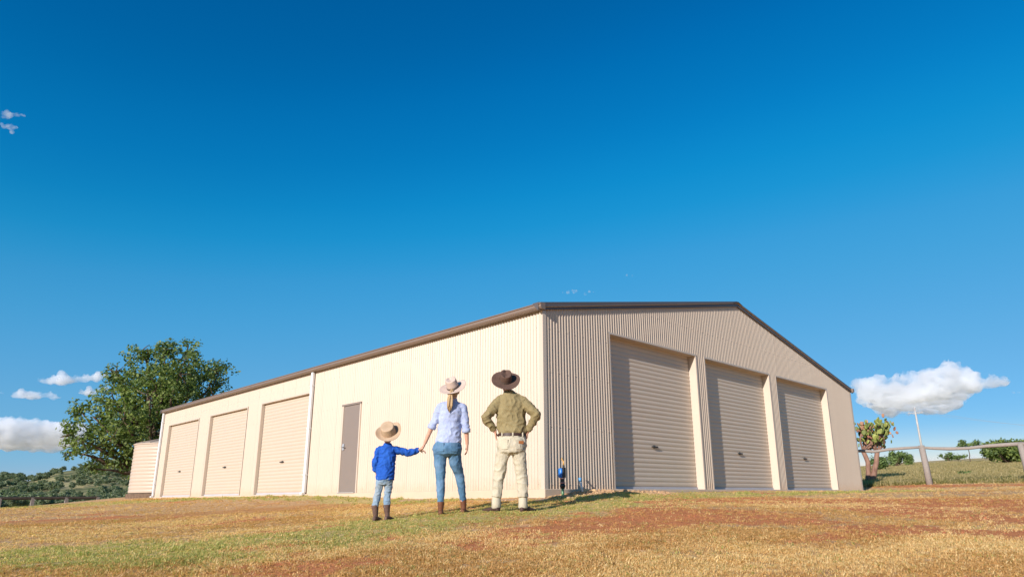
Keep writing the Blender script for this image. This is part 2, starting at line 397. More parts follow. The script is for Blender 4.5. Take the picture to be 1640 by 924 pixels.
def scatter(name, protos, P, scale, label, cat, tilt=.25):
    me = bpy.data.meshes.new(name); me.vertices.add(len(P)); me.vertices.foreach_set('co', np.asarray(P, np.float32).ravel())
    a = me.attributes.new('size', 'FLOAT', 'POINT'); a.data.foreach_set('value', np.asarray(scale, np.float32))
    rt = np.stack([rng.normal(0, tilt, len(P)), rng.normal(0, tilt, len(P)), rng.uniform(0, 6.283, len(P))], -1)
    a = me.attributes.new('turn', 'FLOAT_VECTOR', 'POINT'); a.data.foreach_set('vector', rt.astype(np.float32).ravel())
    a = me.attributes.new('which', 'INT', 'POINT'); a.data.foreach_set('value', rng.integers(0, len(protos), len(P)).astype(np.int32))
    o = link(name, me); ng = bpy.data.node_groups.new(name, 'GeometryNodeTree')
    ng.interface.new_socket('Geometry', in_out='INPUT', socket_type='NodeSocketGeometry')
    ng.interface.new_socket('Geometry', in_out='OUTPUT', socket_type='NodeSocketGeometry')
    gi = ng.nodes.new('NodeGroupInput'); go = ng.nodes.new('NodeGroupOutput')
    inst = ng.nodes.new('GeometryNodeInstanceOnPoints'); g2 = ng.nodes.new('GeometryNodeGeometryToInstance')
    for p in protos[::-1]:
        oi = ng.nodes.new('GeometryNodeObjectInfo'); oi.inputs[0].default_value = p; oi.inputs['As Instance'].default_value = False
        ng.links.new(oi.outputs['Geometry'], g2.inputs[0])
    def attr(n_, t):
        q_ = ng.nodes.new('GeometryNodeInputNamedAttribute'); q_.data_type = t; q_.inputs[0].default_value = n_; return q_.outputs[0]
    ng.links.new(gi.outputs[0], inst.inputs['Points']); ng.links.new(g2.outputs[0], inst.inputs['Instance'])
    inst.inputs['Pick Instance'].default_value = True
    ng.links.new(attr('which', 'INT'), inst.inputs['Instance Index'])
    e2r = ng.nodes.new('FunctionNodeEulerToRotation'); ng.links.new(attr('turn', 'FLOAT_VECTOR'), e2r.inputs[0])
    ng.links.new(e2r.outputs[0], inst.inputs['Rotation'])
    ng.links.new(attr('size', 'FLOAT'), inst.inputs['Scale'])
    ng.links.new(inst.outputs[0], go.inputs[0])
    md_ = o.modifiers.new('instances', 'NODES'); md_.node_group = ng
    return tag(o, label, cat, kind='stuff')

def fan(n, d0, d1, power=1.0):
    """points spread over the ground in front of the camera"""
    u = rng.random(n); d = (d0**(2*power)+(d1**(2*power)-d0**(2*power))*u)**(1/(2*power))
    a = YAW + rng.uniform(-1.15, 1.15, n)
    return CAM.x - np.sin(a)*d, CAM.y + np.cos(a)*d, d
def lawn_ok(x, y):
    return ~((x < .04) & (y > -.03) & (y < 14.6) & (x > -20.1)) & (y < 17.2) & (x > -38)
xs, ys, ds = [], [], []
for n, a, b in ((220000, 1.8, 7.0), (145000, 7.0, 14), (70000, 14, 30)):
    x, y, d = fan(n, a, b, .75); xs.append(x); ys.append(y); ds.append(d)
x = np.concatenate(xs); y = np.concatenate(ys); d = np.concatenate(ds)
k = lawn_ok(x, y); x, y, d = x[k], y[k], d[k]
mr, mg, mbn, mdt = masks(x, y); clump = fbm(x*3.1, y*3.1, 77, 4)
keep = rng.random(len(x)) < np.clip(1.0 - .80*mr - 1.1*mdt - .35*mbn, .04, 1)*np.clip(.25+1.7*(clump-.2), .25, 1)
x, y, d, mr, mg, mbn, clump = [v[keep] for v in (x, y, d, mr, mg, mbn, clump)]
P = np.stack([x, y, gz(x, y)], -1)
pl_ = fbm(x*.55, y*.55, 91, 3); isg = rng.random(len(x)) < np.clip(mg*.78*(.36+clump), 0, .62) + .02
sc = rng.uniform(.6, 1.25, len(x))*(.75+.6*clump)*(1+np.clip((d-9)/30, 0, .6))
org = ~isg & (rng.random(len(x)) < np.clip((.52-pl_)*5+.45, .08, .85))      # older, browner grass in drifts
M_gold = leaf_mat('golden_blade', (.48, .24, .08), (.78, .46, .18), .4)
scatter('golden_grass', [tuft('golden_tuft', M_gold, 13, .023, .030, 1.3, .0020) for _ in range(5)], P[org], sc[org], 'short orange brown dead grass in drifts over the lawn', 'grass')
isg_ = isg; isg = isg | org
dry = [tuft('dry_tuft', M_gdry, 13, .023, .032, 1.2, .0020) for _ in range(5)]
grn = [tuft('green_tuft', M_ggreen, 14, .024, .030, .8, .0022) for _ in range(5)]
scatter('dry_grass', dry, P[~isg], sc[~isg], 'short dry straw coloured grass covering most of the lawn', 'grass')
scatter('green_grass', grn, P[isg_], sc[isg_], 'short green grass in a strip across the lawn past the people', 'grass')
# coarser green tufts along the foot of the shed
x = []; y = []
for nm, n in (('green4', 240), ('green2', 200), ('green', 60)):
    Pz = ZONES[nm]
    for _ in range(n):
        i = random.randrange(len(Pz)-1); t = random.random(); a, b = Pz[i], Pz[i+1]
        x.append(a[0]+(b[0]-a[0])*t+random.gauss(0, .3)); y.append(a[1]+(b[1]-a[1])*t+random.gauss(0, .3))
x = np.array(x); y = np.array(y); k = lawn_ok(x, y) & (fbm(x*2, y*2, 55) > .5); x, y = x[k], y[k]
weed = [tuft('weed_tuft', M_ggreen, 30, .055, .06, .9, .004) for _ in range(4)]
scatter('grass_tufts', weed, np.stack([x, y, gz(x, y)], -1), rng.uniform(.6, 1.3, len(x)), 'coarse green grass tufts growing on the lawn edge by the shed', 'grass')
# paddock grass behind the fence
n = 60000; dd = 24.5 + (rng.random(n)**1.6)*55; a = YAW - .80 + rng.random(n)*.75
x = CAM.x-np.sin(a)*dd; y = CAM.y+np.cos(a)*dd; k = (y > 17.0 + .5*(fbm(x, y*0, 3)-.5)) & ((x > .3) | (y > 17)); x, y, dd = x[k], y[k], dd[k]
tall = [tuft('tall_tuft', M_tall, 16, .20, .14, .8, .008) for _ in range(5)]
sc_ = rng.uniform(.4, .95, len(x))*(.6+.8*fbm(x*.4, y*.4, 8)); nr_ = rng.random(len(x)) < np.clip(.85-(dd-25)/7, .05, .8)
PT = np.stack([x, y, ter(x, y)], -1)
scatter('tall_grass', tall, PT[~nr_], sc_[~nr_], 'tall pale seeding paddock grass behind the log fence', 'grass', .15)
scatter('weedy_grass', [tuft('weedy_tuft', M_weedy, 16, .18, .14, .9, .009) for _ in range(4)], PT[nr_], sc_[nr_]*.9, 'dark olive weedy grass along the foot of the log fence', 'grass', .15)

# clods and small stones lying on the bare soil
def stone_proto(name, mat, r):
    bm = bmesh.new(); bmesh.ops.create_icosphere(bm, subdivisions=2, radius=r)
    o_ = Vector((random.random()*9, random.random()*9, 3))
    for v in bm.verts: v.co *= 1+.55*(mnoise.noise(v.co/r*1.1+o_)); v.co.z *= .65
    me = bpy.data.meshes.new(name); bm.to_mesh(me); bm.free(); me.materials.append(mat); return bpy.data.objects.new(name, me)
M_clod = wood_mat('red_clod', (.25, .08, .035), (.5, .19, .09), (1, 1, 1)); M_stone = wood_mat('tan_stone', (.36, .21, .11), (.58, .38, .21), (1, 1, 1))
x, y, d = fan(9000, 3, 20, .7); mr, mg, mbn, mdt = masks(x, y); k = lawn_ok(x, y) & (rng.random(len(x)) < mr*.5+.01); x, y, d = x[k], y[k], d[k]
scatter('soil_clods', [stone_proto('clod', M_clod, .012) for _ in range(4)], np.stack([x, y, gz(x, y)], -1), np.minimum(rng.lognormal(-.25, .5, len(x)), 1.5), 'small red clods of soil scattered over the bare patches', 'soil', .6)
n = 1500; y = rng.uniform(-.1, 3.4, n); x = .06+np.abs(rng.normal(0, .22, n))*np.clip(1.6-y*.25, .4, 2); 
scatter('rubble', [stone_proto('pebble', M_stone, .015) for _ in range(5)], np.stack([x, y, gz(x, y)+.004], -1), rng.lognormal(-.2, .5, n), 'tan gravel and stony rubble heaped along the gable wall foot', 'gravel', .6)

# ------------------------------------------------------------------ the shed
L, W, H, R = 20.0, 14.43, 3.1, 4.60
shed = empty('farm_shed', (0, 0, 0), 0, 'long cream corrugated steel shed with brown trim and six roller doors', 'shed')
HR, HL = 2.947, 2.54
G_OP = [(1.906, 5.028), (5.442, 8.649), (9.085, 12.432)]          # gable openings along y
S_OP = [(-19.266, -16.309), (-15.253, -12.362), (-11.336, -8.47)]   # long wall openings along x
PA = (-6.71, -5.922)
def roofz(y): return H + (R-H)*(1-abs(y-W/2)/(W/2))
PITCHC = .0762; AMP = .010
def cladding(s_lo, s_hi, openings, top, place, breaks=()):
    """sheets of corrugated steel 0.76 m wide; place(s, depth, z) -> world"""
    s0 = s_lo; sheets = []
    while s0 < s_hi-1e-3:
        s1 = min(s0+.762, s_hi); e1 = min(s1+PITCHC*.35, s_hi)
        ss = set(np.round(np.arange(s0, e1, PITCHC/10), 5)) | {round(s0, 5), round(e1, 5)}
        for a, b, *_ in openings:
            for t in (a, b):
                if s0 < t < e1: ss.add(round(t, 5))
        for t in breaks:
            if s0 < t < e1: ss.add(round(t, 5))
        ss = sorted(ss); ss = [ss[0]]+[b for a, b in zip(ss[:-1], ss[1:]) if b-a > .0008]
        mb = MB(); run = []; cur = None
        def flush():
            if len(run) > 1:
                v = []; f = []
                for s, zb in run:
                    lapped = .0016 if s > s1-1e-6 and s1 < s_hi else 0.0
                    dep = AMP*math.cos(2*math.pi*s/PITCHC)-AMP-.002+lapped
                    v += [place(s, dep, zb), place(s, dep, top(s))]
                for i in range(len(run)-1): f.append((2*i, 2*i+2, 2*i+3, 2*i+1))
                mb.add(v, f)
        for a, b in zip(ss[:-1], ss[1:]):
            m = (a+b)/2; zb = 0.0
            for o_ in openings:
                if o_[0] < m < o_[1]: zb = o_[2]
            if zb != cur: flush(); run = [(a, zb)]; cur = zb
            run.append((b, zb))
        flush(); sheets.append(mb.build('wall_sheet', M_clad, shed, smooth=True)); s0 = s1
    return sheets
cladding(.0, W, [(a, b, HR) for a, b in G_OP], lambda s: roofz(s)-.01, lambda s, d, z: (d, s, z), (W/2,))
cladding(-L, 0, [(a, b, HL) for a, b in S_OP]+[(PA[0], PA[1], 2.048)], lambda s: H-.01, lambda s, d, z: (s, -d, z))
# roofing screws along the girts
mb = MB()
def screw(c, n_):
    n_ = Vector(n_); a = n_.cross(Vector((0, 0, 1))); b = Vector((0, 0, 1)); c = Vector(c)
    rs = [[c+n_*h_+a*r_*math.cos(2*math.pi*k/6)+b*r_*math.sin(2*math.pi*k/6) for k in range(6)] for h_, r_ in ((-.004, .008), (.003, .008), (.006, .004))]; mb.rings(rs)
for z in (.08, 1.05, 2.0, 2.78, 3.6):
    for k in range(2, int(W/PITCHC), 3):
        y = k*PITCHC
        if z < roofz(y)-.1 and not any(a-.04 < y < b+.04 and z < HR+.05 for a, b in G_OP): screw((-.002, y, z), (1, 0, 0))
    for k in range(2, int(L/PITCHC), 3):
        x_ = -k*PITCHC
        if z < H-.1 and not any(a-.04 < x_ < b+.04 and z < h_+.05 for a, b, h_ in [(p, q_, HL) for p, q_ in S_OP]+[(PA[0], PA[1], 2.05)]): screw((x_, .002, z), (0, -1, 0))
mb.build('screws', painted('screw_head', (.42, .34, .27), .4, .05), shed)['kind'] = 'stuff'
# rear walls (never seen in the photo, close the volume)
mb = MB(); 
for k in range(0, 190):
    y0 = k*PITCHC; 
    if y0+PITCHC > W: break
mb.rings([[(-L+.003, 0.02, 0), (-L+.003, W, 0), (-L+.003, W, H), (-L+.003, W/2, R-.02), (-L+.003, 0.02, H)], [(-L+.02, 0.02, 0), (-L+.02, W, 0), (-L+.02, W, H), (-L+.02, W/2, R-.02), (-L+.02, 0.02, H)]])
mb.build('end_wall', M_clad, shed)
MB().box((-L, W-.02, 0), (0, W-.003, H-.02)).build('rear_wall', M_clad, shed)
# slab
MB().box((-L-.04, -.035, -.32), (.035, W+.04, -.001)).build('slab', M_concrete, shed, bevel=.012)
# roof: two corrugated slopes
for side in (0, 1):
    xs_ = np.arange(-L-.06, .07, PITCHC/4); v = []
    for x_ in xs_:
        dz = AMP*math.cos(2*math.pi*x_/PITCHC)
        v += [(x_, -.09 if side == 0 else W+.09, H+.03-.02+dz), (x_, W/2, R+.04+dz)]
    MB().add(v, [(2*i, 2*i+2, 2*i+3, 2*i+1) for i in range(len(xs_)-1)]).build('roof', M_roof, shed, smooth=True)
MB().add([(-L-.07, W/2-.2, R+.015), (-L-.07, W/2, R+.07), (-L-.07, W/2+.2, R+.015), (.07, W/2-.2, R+.015), (.07, W/2, R+.07), (.07, W/2+.2, R+.015)], [(0, 3, 4, 1), (1, 4, 5, 2)]).build('ridge_cap', M_brown, shed)
# gutters: quad profile swept along x
def gutter(ysign, y0):
    prof = [(0, .0), (0, .115), (-.012, .118), (-.10, .112), (-.125, .10), (-.128, .085), (-.112, .075), (-.118, .03), (-.095, .0), (-.02, -.008)]
    rr = [[(x_, y0+ysign*p[0], H-.025+p[1]) for p in prof] for x_ in (-L-.08, .085)]
    return MB().rings(rr).build('gutter', M_brown, shed)
gutter(1, -.012); gutter(-1, W+.012)
# barge trims up the gable
for xg, sgn in ((0, 1), (-L, -1)):
    for a, b in (((-.14, H+.02), (W/2, R+.02)), ((W+.14, H+.02), (W/2, R+.02))):
        x0, x1 = xg+sgn*.004, xg+sgn*.03; t, dn = .070, -.068
        z0 = a[1]-.018*0; 
        MB().add([(x0, a[0], z0+dn), (x1, a[0], z0+dn), (x1, a[0], z0+t), (x0-sgn*.12, a[0], z0+t), (x0, b[0], b[1]+dn), (x1, b[0], b[1]+dn), (x1, b[0], b[1]+t), (x0-sgn*.12, b[0], b[1]+t)],
                 [(0, 1, 5, 4), (1, 2, 6, 5), (2, 3, 7, 6), (3, 0, 4, 7), (3, 2, 1, 0), (4, 5, 6, 7)]).build('barge_trim', M_darkbrown, shed)
# corner flashings
def angle(x, y, sx, sy, w=.085, t=.003, z1=H-.03):
    mb = MB(); mb.box(*[tuple(q) for q in zip(*[(min(x, x+sx*w), max(x, x+sx*w)), (min(y, y-sy*t*0+(-sy)*t), max(y, y-sy*t)), (0, z1)])])
    mb.box(*[tuple(q) for q in zip(*[(min(x, x-sx*t), max(x, x-sx*t)), (min(y-sy*t, y+sy*w), max(y-sy*t, y+sy*w)), (0, z1)])])
    return mb.build('corner_trim', M_trim, shed)
angle(0.0, 0.0, -1, 1); angle(0.0, W, -1, -1); angle(-L, 0.0, 1, 1); angle(-L, W, 1, -1)
# downpipes
def downpipe(x_):
    r = MB(); r.box((x_-.05, -.075, .03), (x_+.05, -.008, H-.03)); p = r.build('downpipe', M_white, shed, bevel=.012)
    for z in (.45, 1.6, 2.7): MB().box((x_-.06, -.079, z), (x_+.06, -.004, z+.03)).build('bracket', M_white, p)
    MB().box((x_-.047, -.13, -.02), (x_+.047, -.03, .045)).build('pipe_shoe', M_white, p, bevel=.01)
downpipe(-8.30); downpipe(-19.93)

# roller doors
def roller(a, b, h, D, place):
    """place(s, depth_in, z)->world, depth_in>0 goes into the shed"""
    g = .018; sl = .0921; n = int((h-.06)/sl*9)
    v = []; f = []
    for i in range(n+1):
        z = .05 + (h+.05-.05)*i/n; dd = .014*abs(math.sin(math.pi*(z-.05)/sl))**.55
        v += [place(a+g, D-dd, z), place(b-g, D-dd, z)]
    f = [(2*i, 2*i+1, 2*i+3, 2*i+2) for i in range(n)]
    dr = MB().add(v, f).build('roller_door', M_door, shed, smooth=True)
    def bx(name, s0, s1, d0, d1, z0, z1, m, par=dr, bev=0):
        P = [place(s0, d0, z0), place(s1, d1, z1)]; lo = [min(p) for p in zip(*P)]; hi = [max(p) for p in zip(*P)]
        return MB().box(lo, hi).build(name, m, par, bevel=bev)
    bx('bottom_rail', a+.012, b-.012, D-.03, D+.02, .006, .052, M_dust)
    for s0, s1 in ((a+.002, a+.016), (b-.016, b-.002)): bx('guide_rail', s0, s1, D+.012, D+.06, 0.004, h+.04, M_dark)
    mid = (a+b)/2
    hd = bx('handle', mid-.10, mid+.10, D-.055, D-.02, .835, .865, M_dark, bev=.008)
    bx('lock', mid-.022, mid+.022, D-.032, D-.012, .825, .88, M_dark, hd)
    # jamb linings and face trims
    for s0, s1 in ((a-.006, a+.001), (b-.001, b+.006)): bx('jamb', s0, s1, .001, D+.12, .0, h+.0, M_trim, shed)
    bx('head_lining', a-.006, b+.006, .001, D+.12, h+.0015, h+.008, M_trim, shed)
    for s0, s1 in ((a-.045, a-.0065), (b+.0065, b+.045)): bx('jamb_trim', s0, s1, -.0035, .0, .0, h+.045, M_trim, shed)
    bx('head_trim', a-.0062, b+.0062, -.0035, .0, h+.0085, h+.045, M_trim, shed)
    bx('door_sill', a+.01, b-.01, -.02, D+.1, -.0005, .0035, M_greycon, shed)
for a, b in G_OP: roller(a, b, HR, .20, lambda s, d, z: (-d, s, z))
for a, b in S_OP: roller(a, b, HL, .10, lambda s, d, z: (s, d, z))
# access door
pad_ = MB().box((PA[0]+.03, .012, .02), (PA[1]-.03, .05, 2.02)).build('side_door', M_pa, shed, bevel=.004)
MB().box((PA[0]+.07, -.012, .98), (PA[0]+.15, .012, 1.13)).build('lock_plate', M_steel, pad_, bevel=.006)
MB().tube([(PA[0]+.11, -.005, 1.06), (PA[0]+.11, -.055, 1.06), (PA[0]+.23, -.06, 1.055)], .010, 8).build('handle', M_steel, pad_, smooth=True)
for z in (.35, 1.0, 1.75): MB().tube([(PA[1]-.028, .004, z), (PA[1]-.028, .004, z+.1)], .009, 8).build('hinge', M_steel, pad_)
for s0, s1 in ((PA[0]-.04, PA[0]+.028), (PA[1]-.028, PA[1]+.012)): MB().box((s0, -.004, .0), (s1, .07, 2.0225)).build('door_frame', M_trim, shed)
MB().box((PA[0]-.05, -.012, 2.023), (PA[1]+.02, .07, 2.065)).build('door_head', M_pa, shed)
MB().box((PA[0]+.02, -.05, -.0005), (PA[1]-.02, .07, .018)).build('threshold', M_greycon, shed)

# ------------------------------------------------------------------ rain water tank
TX, TY, TR = -23.5, 1.87, 1.75; TB = tz(TX, TY)+.02
tank = empty('rain_tank', (TX, TY, TB), 0, 'round cream corrugated water tank beyond the far end of the shed', 'water tank')
def lathe(prof, n=64, M=None, closed_top=True):
    rs = []
    for r_, z in prof: rs.append([Vector((r_*math.cos(2*math.pi*k/n), r_*math.sin(2*math.pi*k/n), z)) for k in range(n)])
    if M is not None: rs = [[M @ p for p in r] for r in rs]
    return MB().rings(rs)
th = 2.02; prof = []
for i in range(14*8+1):
    z = .06+(th-.06)*i/(14*8); ph = (i % 8)/8.0
    prof.append((TR-.022+.02*abs(math.sin(math.pi*ph))**.5, z))
lathe(prof, 96).build('tank_wall', M_tank, tank, smooth=True)
rf = lathe([(TR+.03, th-.03), (TR+.035, th+.01), (TR-.25, th+.09), (TR*.5, th+.24), (.3, th+.36), (.01, th+.37)], 64).build('tank_roof', M_tank, tank)
for k in range(24):
    a = 2*math.pi*k/24; c_, s_ = math.cos(a), math.sin(a)
    MB().tube([(c_*TR, s_*TR, th+.03), (c_*(TR-.25), s_*(TR-.25), th+.105), (c_*TR*.5, s_*TR*.5, th+.255), (c_*.3, s_*.3, th+.37)], .014, 6).build('roof_rib', M_tank, rf)
lathe([(TR+.06, -.35), (TR+.06, .03), (TR-.05, .05)], 48).build('tank_shadow_ring', M_dark if False else wood_mat('tank_shadow_brown', (.10, .065, .045), (.22, .15, .1), (1, 1, 1)), tank)  # dark ring, coloured to stand in for the shadow line under the tank

# ------------------------------------------------------------------ trees
def leaf_cloud(pts, nrm, size, tint, aspect=.55, jitter=.6):
    """one leaf quad per point -> V, F, colours"""
    n = len(pts); d = nrm + rng.normal(0, jitter, (n, 3)); d /= np.linalg.norm(d, axis=1, keepdims=True)
    t = np.cross(d, rng.normal(0, 1, (n, 3))); t /= np.linalg.norm(t, axis=1, keepdims=True); b = np.cross(d, t)
    s = size*rng.uniform(.6, 1.3, n)[:, None]
    V = np.stack([pts-t*s*.5, pts+b*s*aspect*.5+d*s*.06, pts+t*s*.5, pts-b*s*aspect*.5+d*s*.06], 1).reshape(-1, 3)
    F_ = np.arange(n*4).reshape(-1, 4); c_ = np.repeat(np.clip(tint, 0, 1), 4)
    return V, F_, np.stack([c_, c_, c_, np.ones_like(c_)], -1)
def sph(n):
    v = rng.normal(0, 1, (n, 3)); return v/np.linalg.norm(v, axis=1, keepdims=True)
def crown_mesh(name, lobes, per, clump, leaves, size, upb=.3, inner=.55):
    Ps, Ns, Ts = [], [], []
    for (c, r, sq) in lobes:
        m = int(per*r*r) + 4; u = sph(m)
        rad = r*(inner + (1-inner)*rng.random(m)**.5)*(1+.18*np.sin(u[:, 0]*5+c[0])*np.cos(u[:, 2]*6+c[1]))
        cc = np.array(c)+u*rad[:, None]*np.array([1, 1, sq]); tint0 = rng.normal(.5, .22, m)
        for j in range(m):
            k = int(leaves*rng.uniform(.6, 1.3)); w = sph(k)*(rng.random(k)**.4)[:, None]*clump*rng.uniform(.6, 1.25)
            w[:, 2] *= .75
            Ps.append(cc[j]+w); nn = u[j]*.5+w/clump*.6+np.array([0, 0, upb]); Ns.append(nn); Ts.append(tint0[j]+rng.normal(0, .16, k))
    V, F_, C_ = leaf_cloud(np.concatenate(Ps), np.concatenate(Ns), size, np.concatenate(Ts))
    return npmesh(name, V, F_, {'tint': C_})
def limb(mb, a, b, r0, r1, bend=.12, n=6, k=7):
    a = Vector(a); b = Vector(b); Lg = (b-a).length; o_ = Vector((random.gauss(0, 1), random.gauss(0, 1), random.gauss(0, .5)))*Lg*bend
    pts = [a.lerp(b, i/n)+o_*math.sin(math.pi*i/n)+Vector((random.gauss(0, 1), random.gauss(0, 1), 0))*Lg*.012*(0 < i < n) for i in range(n+1)]
    mb.tube(pts, [r0+(r1-r0)*i/n for i in range(n+1)], k); return pts

# the big tree left of the shed
TD = 38.0; base = at(238, 795, TD); base.z = tz(base.x, base.y)
bt = empty('shade_tree', base, 0, 'big dark green broadleaf tree behind the water tank', 'tree')
fw = Vector((ray(238, 700).x, ray(238, 700).y, 0)).normalized(); rt = Vector((fw.y, -fw.x, 0))
mpp = TD/1072*1.0
L_ = [(285,592,46),(328,607,38),(236,588,36),(200,607,30),(245,640,50),(185,643,38),(295,648,46),(150,668,34),(132,706,24),(170,712,40),(222,700,44),(268,690,42),(160,738,13),(200,738,24),(345,600,24),(127,655,15),(112,698,13),(262,562,20),(300,560,22),(184,592,16),(215,735,22),(340,640,24),(108,722,10),(148,752,8),(355,585,12),(228,563,16)]
lobes = []
for i, (px, py, r) in enumerate(L_):
    p = at(px, py, TD) - base; off = random.uniform(-1, 1)*max(.2, (1.55-r*mpp))*1.0
    p = p + fw*off*1.2; lobes.append((tuple(p), r*mpp*.93, .9))
for off in (-2.0, 2.0, 3.4):     # depth of the crown
    for (px, py, r) in ((240, 640, 50), (285, 610, 40), (200, 680, 40)):
        lobes.append((tuple(at(px, py, TD)-base+fw*off), r*mpp*.9, .9))
link('crown', crown_mesh('crown', lobes, 34, .33, 17, .17, .35, .35), M_leaf, bt)
mb = MB(); fork = Vector((0, 0, 1.5)); limb(mb, (0, 0, -.3), fork, .42, .36, .03, k=12); trunkpts = []
for i, (c, r, sq) in enumerate(lobes):
    c = Vector(c); m = fork.lerp(c, .5)+Vector((0, 0, -.15)); 
    limb(mb, fork + Vector((random.gauss(0, .08), random.gauss(0, .08), -.1)), m, .15, .08, .06); pts = limb(mb, m, c, .075, .03, .06)
    for _ in range(4):
        u = Vector(sph(1)[0]); limb(mb, c, c+u*r*.85, .04, .012, .1, 4, 5)
mb.build('trunk', M_bark, bt, smooth=True)

# generic small trees
def small_tree(name, px, py_base, py_top, d, wpx, mat, label, cat='tree', group=None, trunk_frac=.3, nl=7, leaf=.22, sq=.8, bark=M_bark, dens=30, base_z=None, thin=False):
    b = at(px, py_base, d); b.z = tz(b.x, b.y)-.05; mp = d/1072
    htop = at(px, py_top, d).z - b.z; w = wpx*mp
    t = empty(name, b, 0, label, cat, group)
    zc = htop*(1+trunk_frac)/2; hc = htop*(1-trunk_frac)/2; lb = []
    for i in range(nl):
        u = Vector(sph(1)[0]); rr = min(w/2, hc)*random.uniform(.38, .58)
        lb.append(((u.x*(w/2-rr*.9), u.y*(w/2-rr*.9), zc+u.z*(hc-rr*.85)), rr, sq))
    lb.append(((0, 0, zc), min(w/2, hc)*.6, sq))
    link('crown', crown_mesh('crown', lb, dens/(mp*mp)/90, leaf*1.5, 12, leaf, .3, .3), mat, t)
    mb = MB(); r0 = max(.05, htop*.028)*(.6 if thin else 1); limb(mb, (0, 0, 0), (0, 0, htop*(trunk_frac+.15)), r0*1.3, r0*.8, .04)
    for c, r, s in lb: limb(mb, (0, 0, htop*trunk_frac), c, r0*.55, r0*.2, .08, 4, 5)
    mb.build('trunk', bark, t, smooth=True); return t
small_tree('bush', 1620, 756, 702, 54, 58, M_leaf, 'large dense dark green bush at the right behind the end fence post', 'bush', None, .02, 22, .2, .95)
small_tree('slender_tree', 1555, 745, 704, 72, 34, M_leaf2, 'small slender tree with thin trunk and flat crown in the paddock', 'tree', None, .58, 7, .2, .6, thin=True)
small_tree('grey_bush', 1437, 752, 722, 62, 40, M_leaf2, 'grey green bush in the paddock left of the leaning fence post', 'bush', None, .1, 9, .2)
small_tree('bush', 1459, 752, 726, 66, 14, M_leaf2, 'small round green bush touching the grey green bush', 'bush', None, .05, 5, .2)
small_tree('bush', 1408, 756, 729, 44, 26, M_leaf2, 'low dark bush beside the brown cactus trunk', 'bush', None, .05, 6, .16)
small_tree('bush', 1521, 748, 725, 92, 20, M_leaf2, 'left one of two small bushes on the paddock skyline', 'bush', None, .2, 6, .24)
small_tree('bush', 1537, 748, 728, 92, 17, M_leaf2, 'right one of two small bushes on the paddock skyline', 'bush', None, .2, 6, .24)
small_tree('bush', 1546, 770, 755, 34, 18, M_leaf2, 'low green shrub in the tall paddock grass', 'bush', None, .02, 5, .1, .5)
small_tree('distant_tree', 392, 720, 611, 60, 22, M_leaf, 'treetop just showing above the shed roof beside the big tree', 'tree', None, .5, 7, .2)

# tree cactus at the right end of the shed
cb = at(1392, 768, 31); cb.z = tz(cb.x, cb.y)-.05
ct = empty('tree_cactus', cb, 0, 'old prickly pear tree cactus with brown forked trunks behind the shed end', 'cactus')
cfw = Vector((ray(1392, 700).x, ray(1392, 700).y, 0)).normalized(); crt = Vector((cfw.y, -cfw.x, 0)); cm = 31/1072
def cl(px, py, dd=0): return at(px, py, 31) - cb + cfw*dd
mb = MB(); tips = []
for (p0, p1, r0, r1) in (((1388, 765), (1382, 722), .11, .085), ((1393, 765), (1405, 722), .12, .09)):
    a = cl(*p0); a.z = min(a.z, .0); b = cl(*p1); limb(mb, a, b, r0, r1, .05, 6, 9)
    for _ in range(6):
        e = cl(random.choice((random.uniform(1376, 1398), random.uniform(1396, 1424))), random.uniform(688, 716), random.uniform(-.7, .7)); limb(mb, b, e, r1*.5, .035, .1, 5, 7); tips.append(e)
mb.build('trunk', M_barkpink, ct, smooth=True)
def pad_mesh(name, n_pads, seeds, s):
    V = []; F_ = []; T = []
    for i in range(n_pads):
        c0 = seeds[i]; u = Vector(sph(1)[0]); up = (Vector((0, 0, 1))+u*.7).normalized(); sd_ = up.cross(Vector(sph(1)[0])).normalized(); nn = up.cross(sd_)
        a = s*random.uniform(.7, 1.25); k = len(V); t = random.random()
        for lay, (off, sc_) in enumerate(((-.022, .75), (0, 1.0), (.022, .75))):
            for j in range(10):
                th_ = 2*math.pi*j/10; V.append(tuple(c0+up*(a*.5+a*.5*sc_*math.sin(th_))+sd_*(a*.36*sc_*math.cos(th_))+nn*off)); T.append(t)
        for j in range(10):
            m = (j+1) % 10; F_ += [(k+j, k+m, k+10+m, k+10+j), (k+10+j, k+10+m, k+20+m, k+20+j)]
        F_ += [tuple(k+9-j for j in range(10)), tuple(k+20+j for j in range(10))]
    me = bpy.data.meshes.new(name); me.from_pydata(V, [], F_)
    ca = me.color_attributes.new('tint', 'FLOAT_COLOR', 'POINT'); ca.data.foreach_set('color', np.array([[t, t, t, 1] for t in T], np.float32).ravel()); return me
def crown_pts(n):
    out = []
    while len(out) < n:
        a = random.uniform(0, 6.283); r = math.sqrt(random.random()); px = 1398+29*r*math.cos(a); py = 702+20*r*math.sin(a)
        out.append(random.choice(tips)+Vector(sph(1)[0])*random.uniform(.05, .42)+Vector((0, 0, random.uniform(-.05, .28))))
    return out
link('pads', pad_mesh('pads', 230, crown_pts(230), .20), M_cactus, ct)['kind'] = 'stuff'
link('old_pads', pad_mesh('old_pads', 120, crown_pts(120), .16), M_fruit, ct)['kind'] = 'stuff'

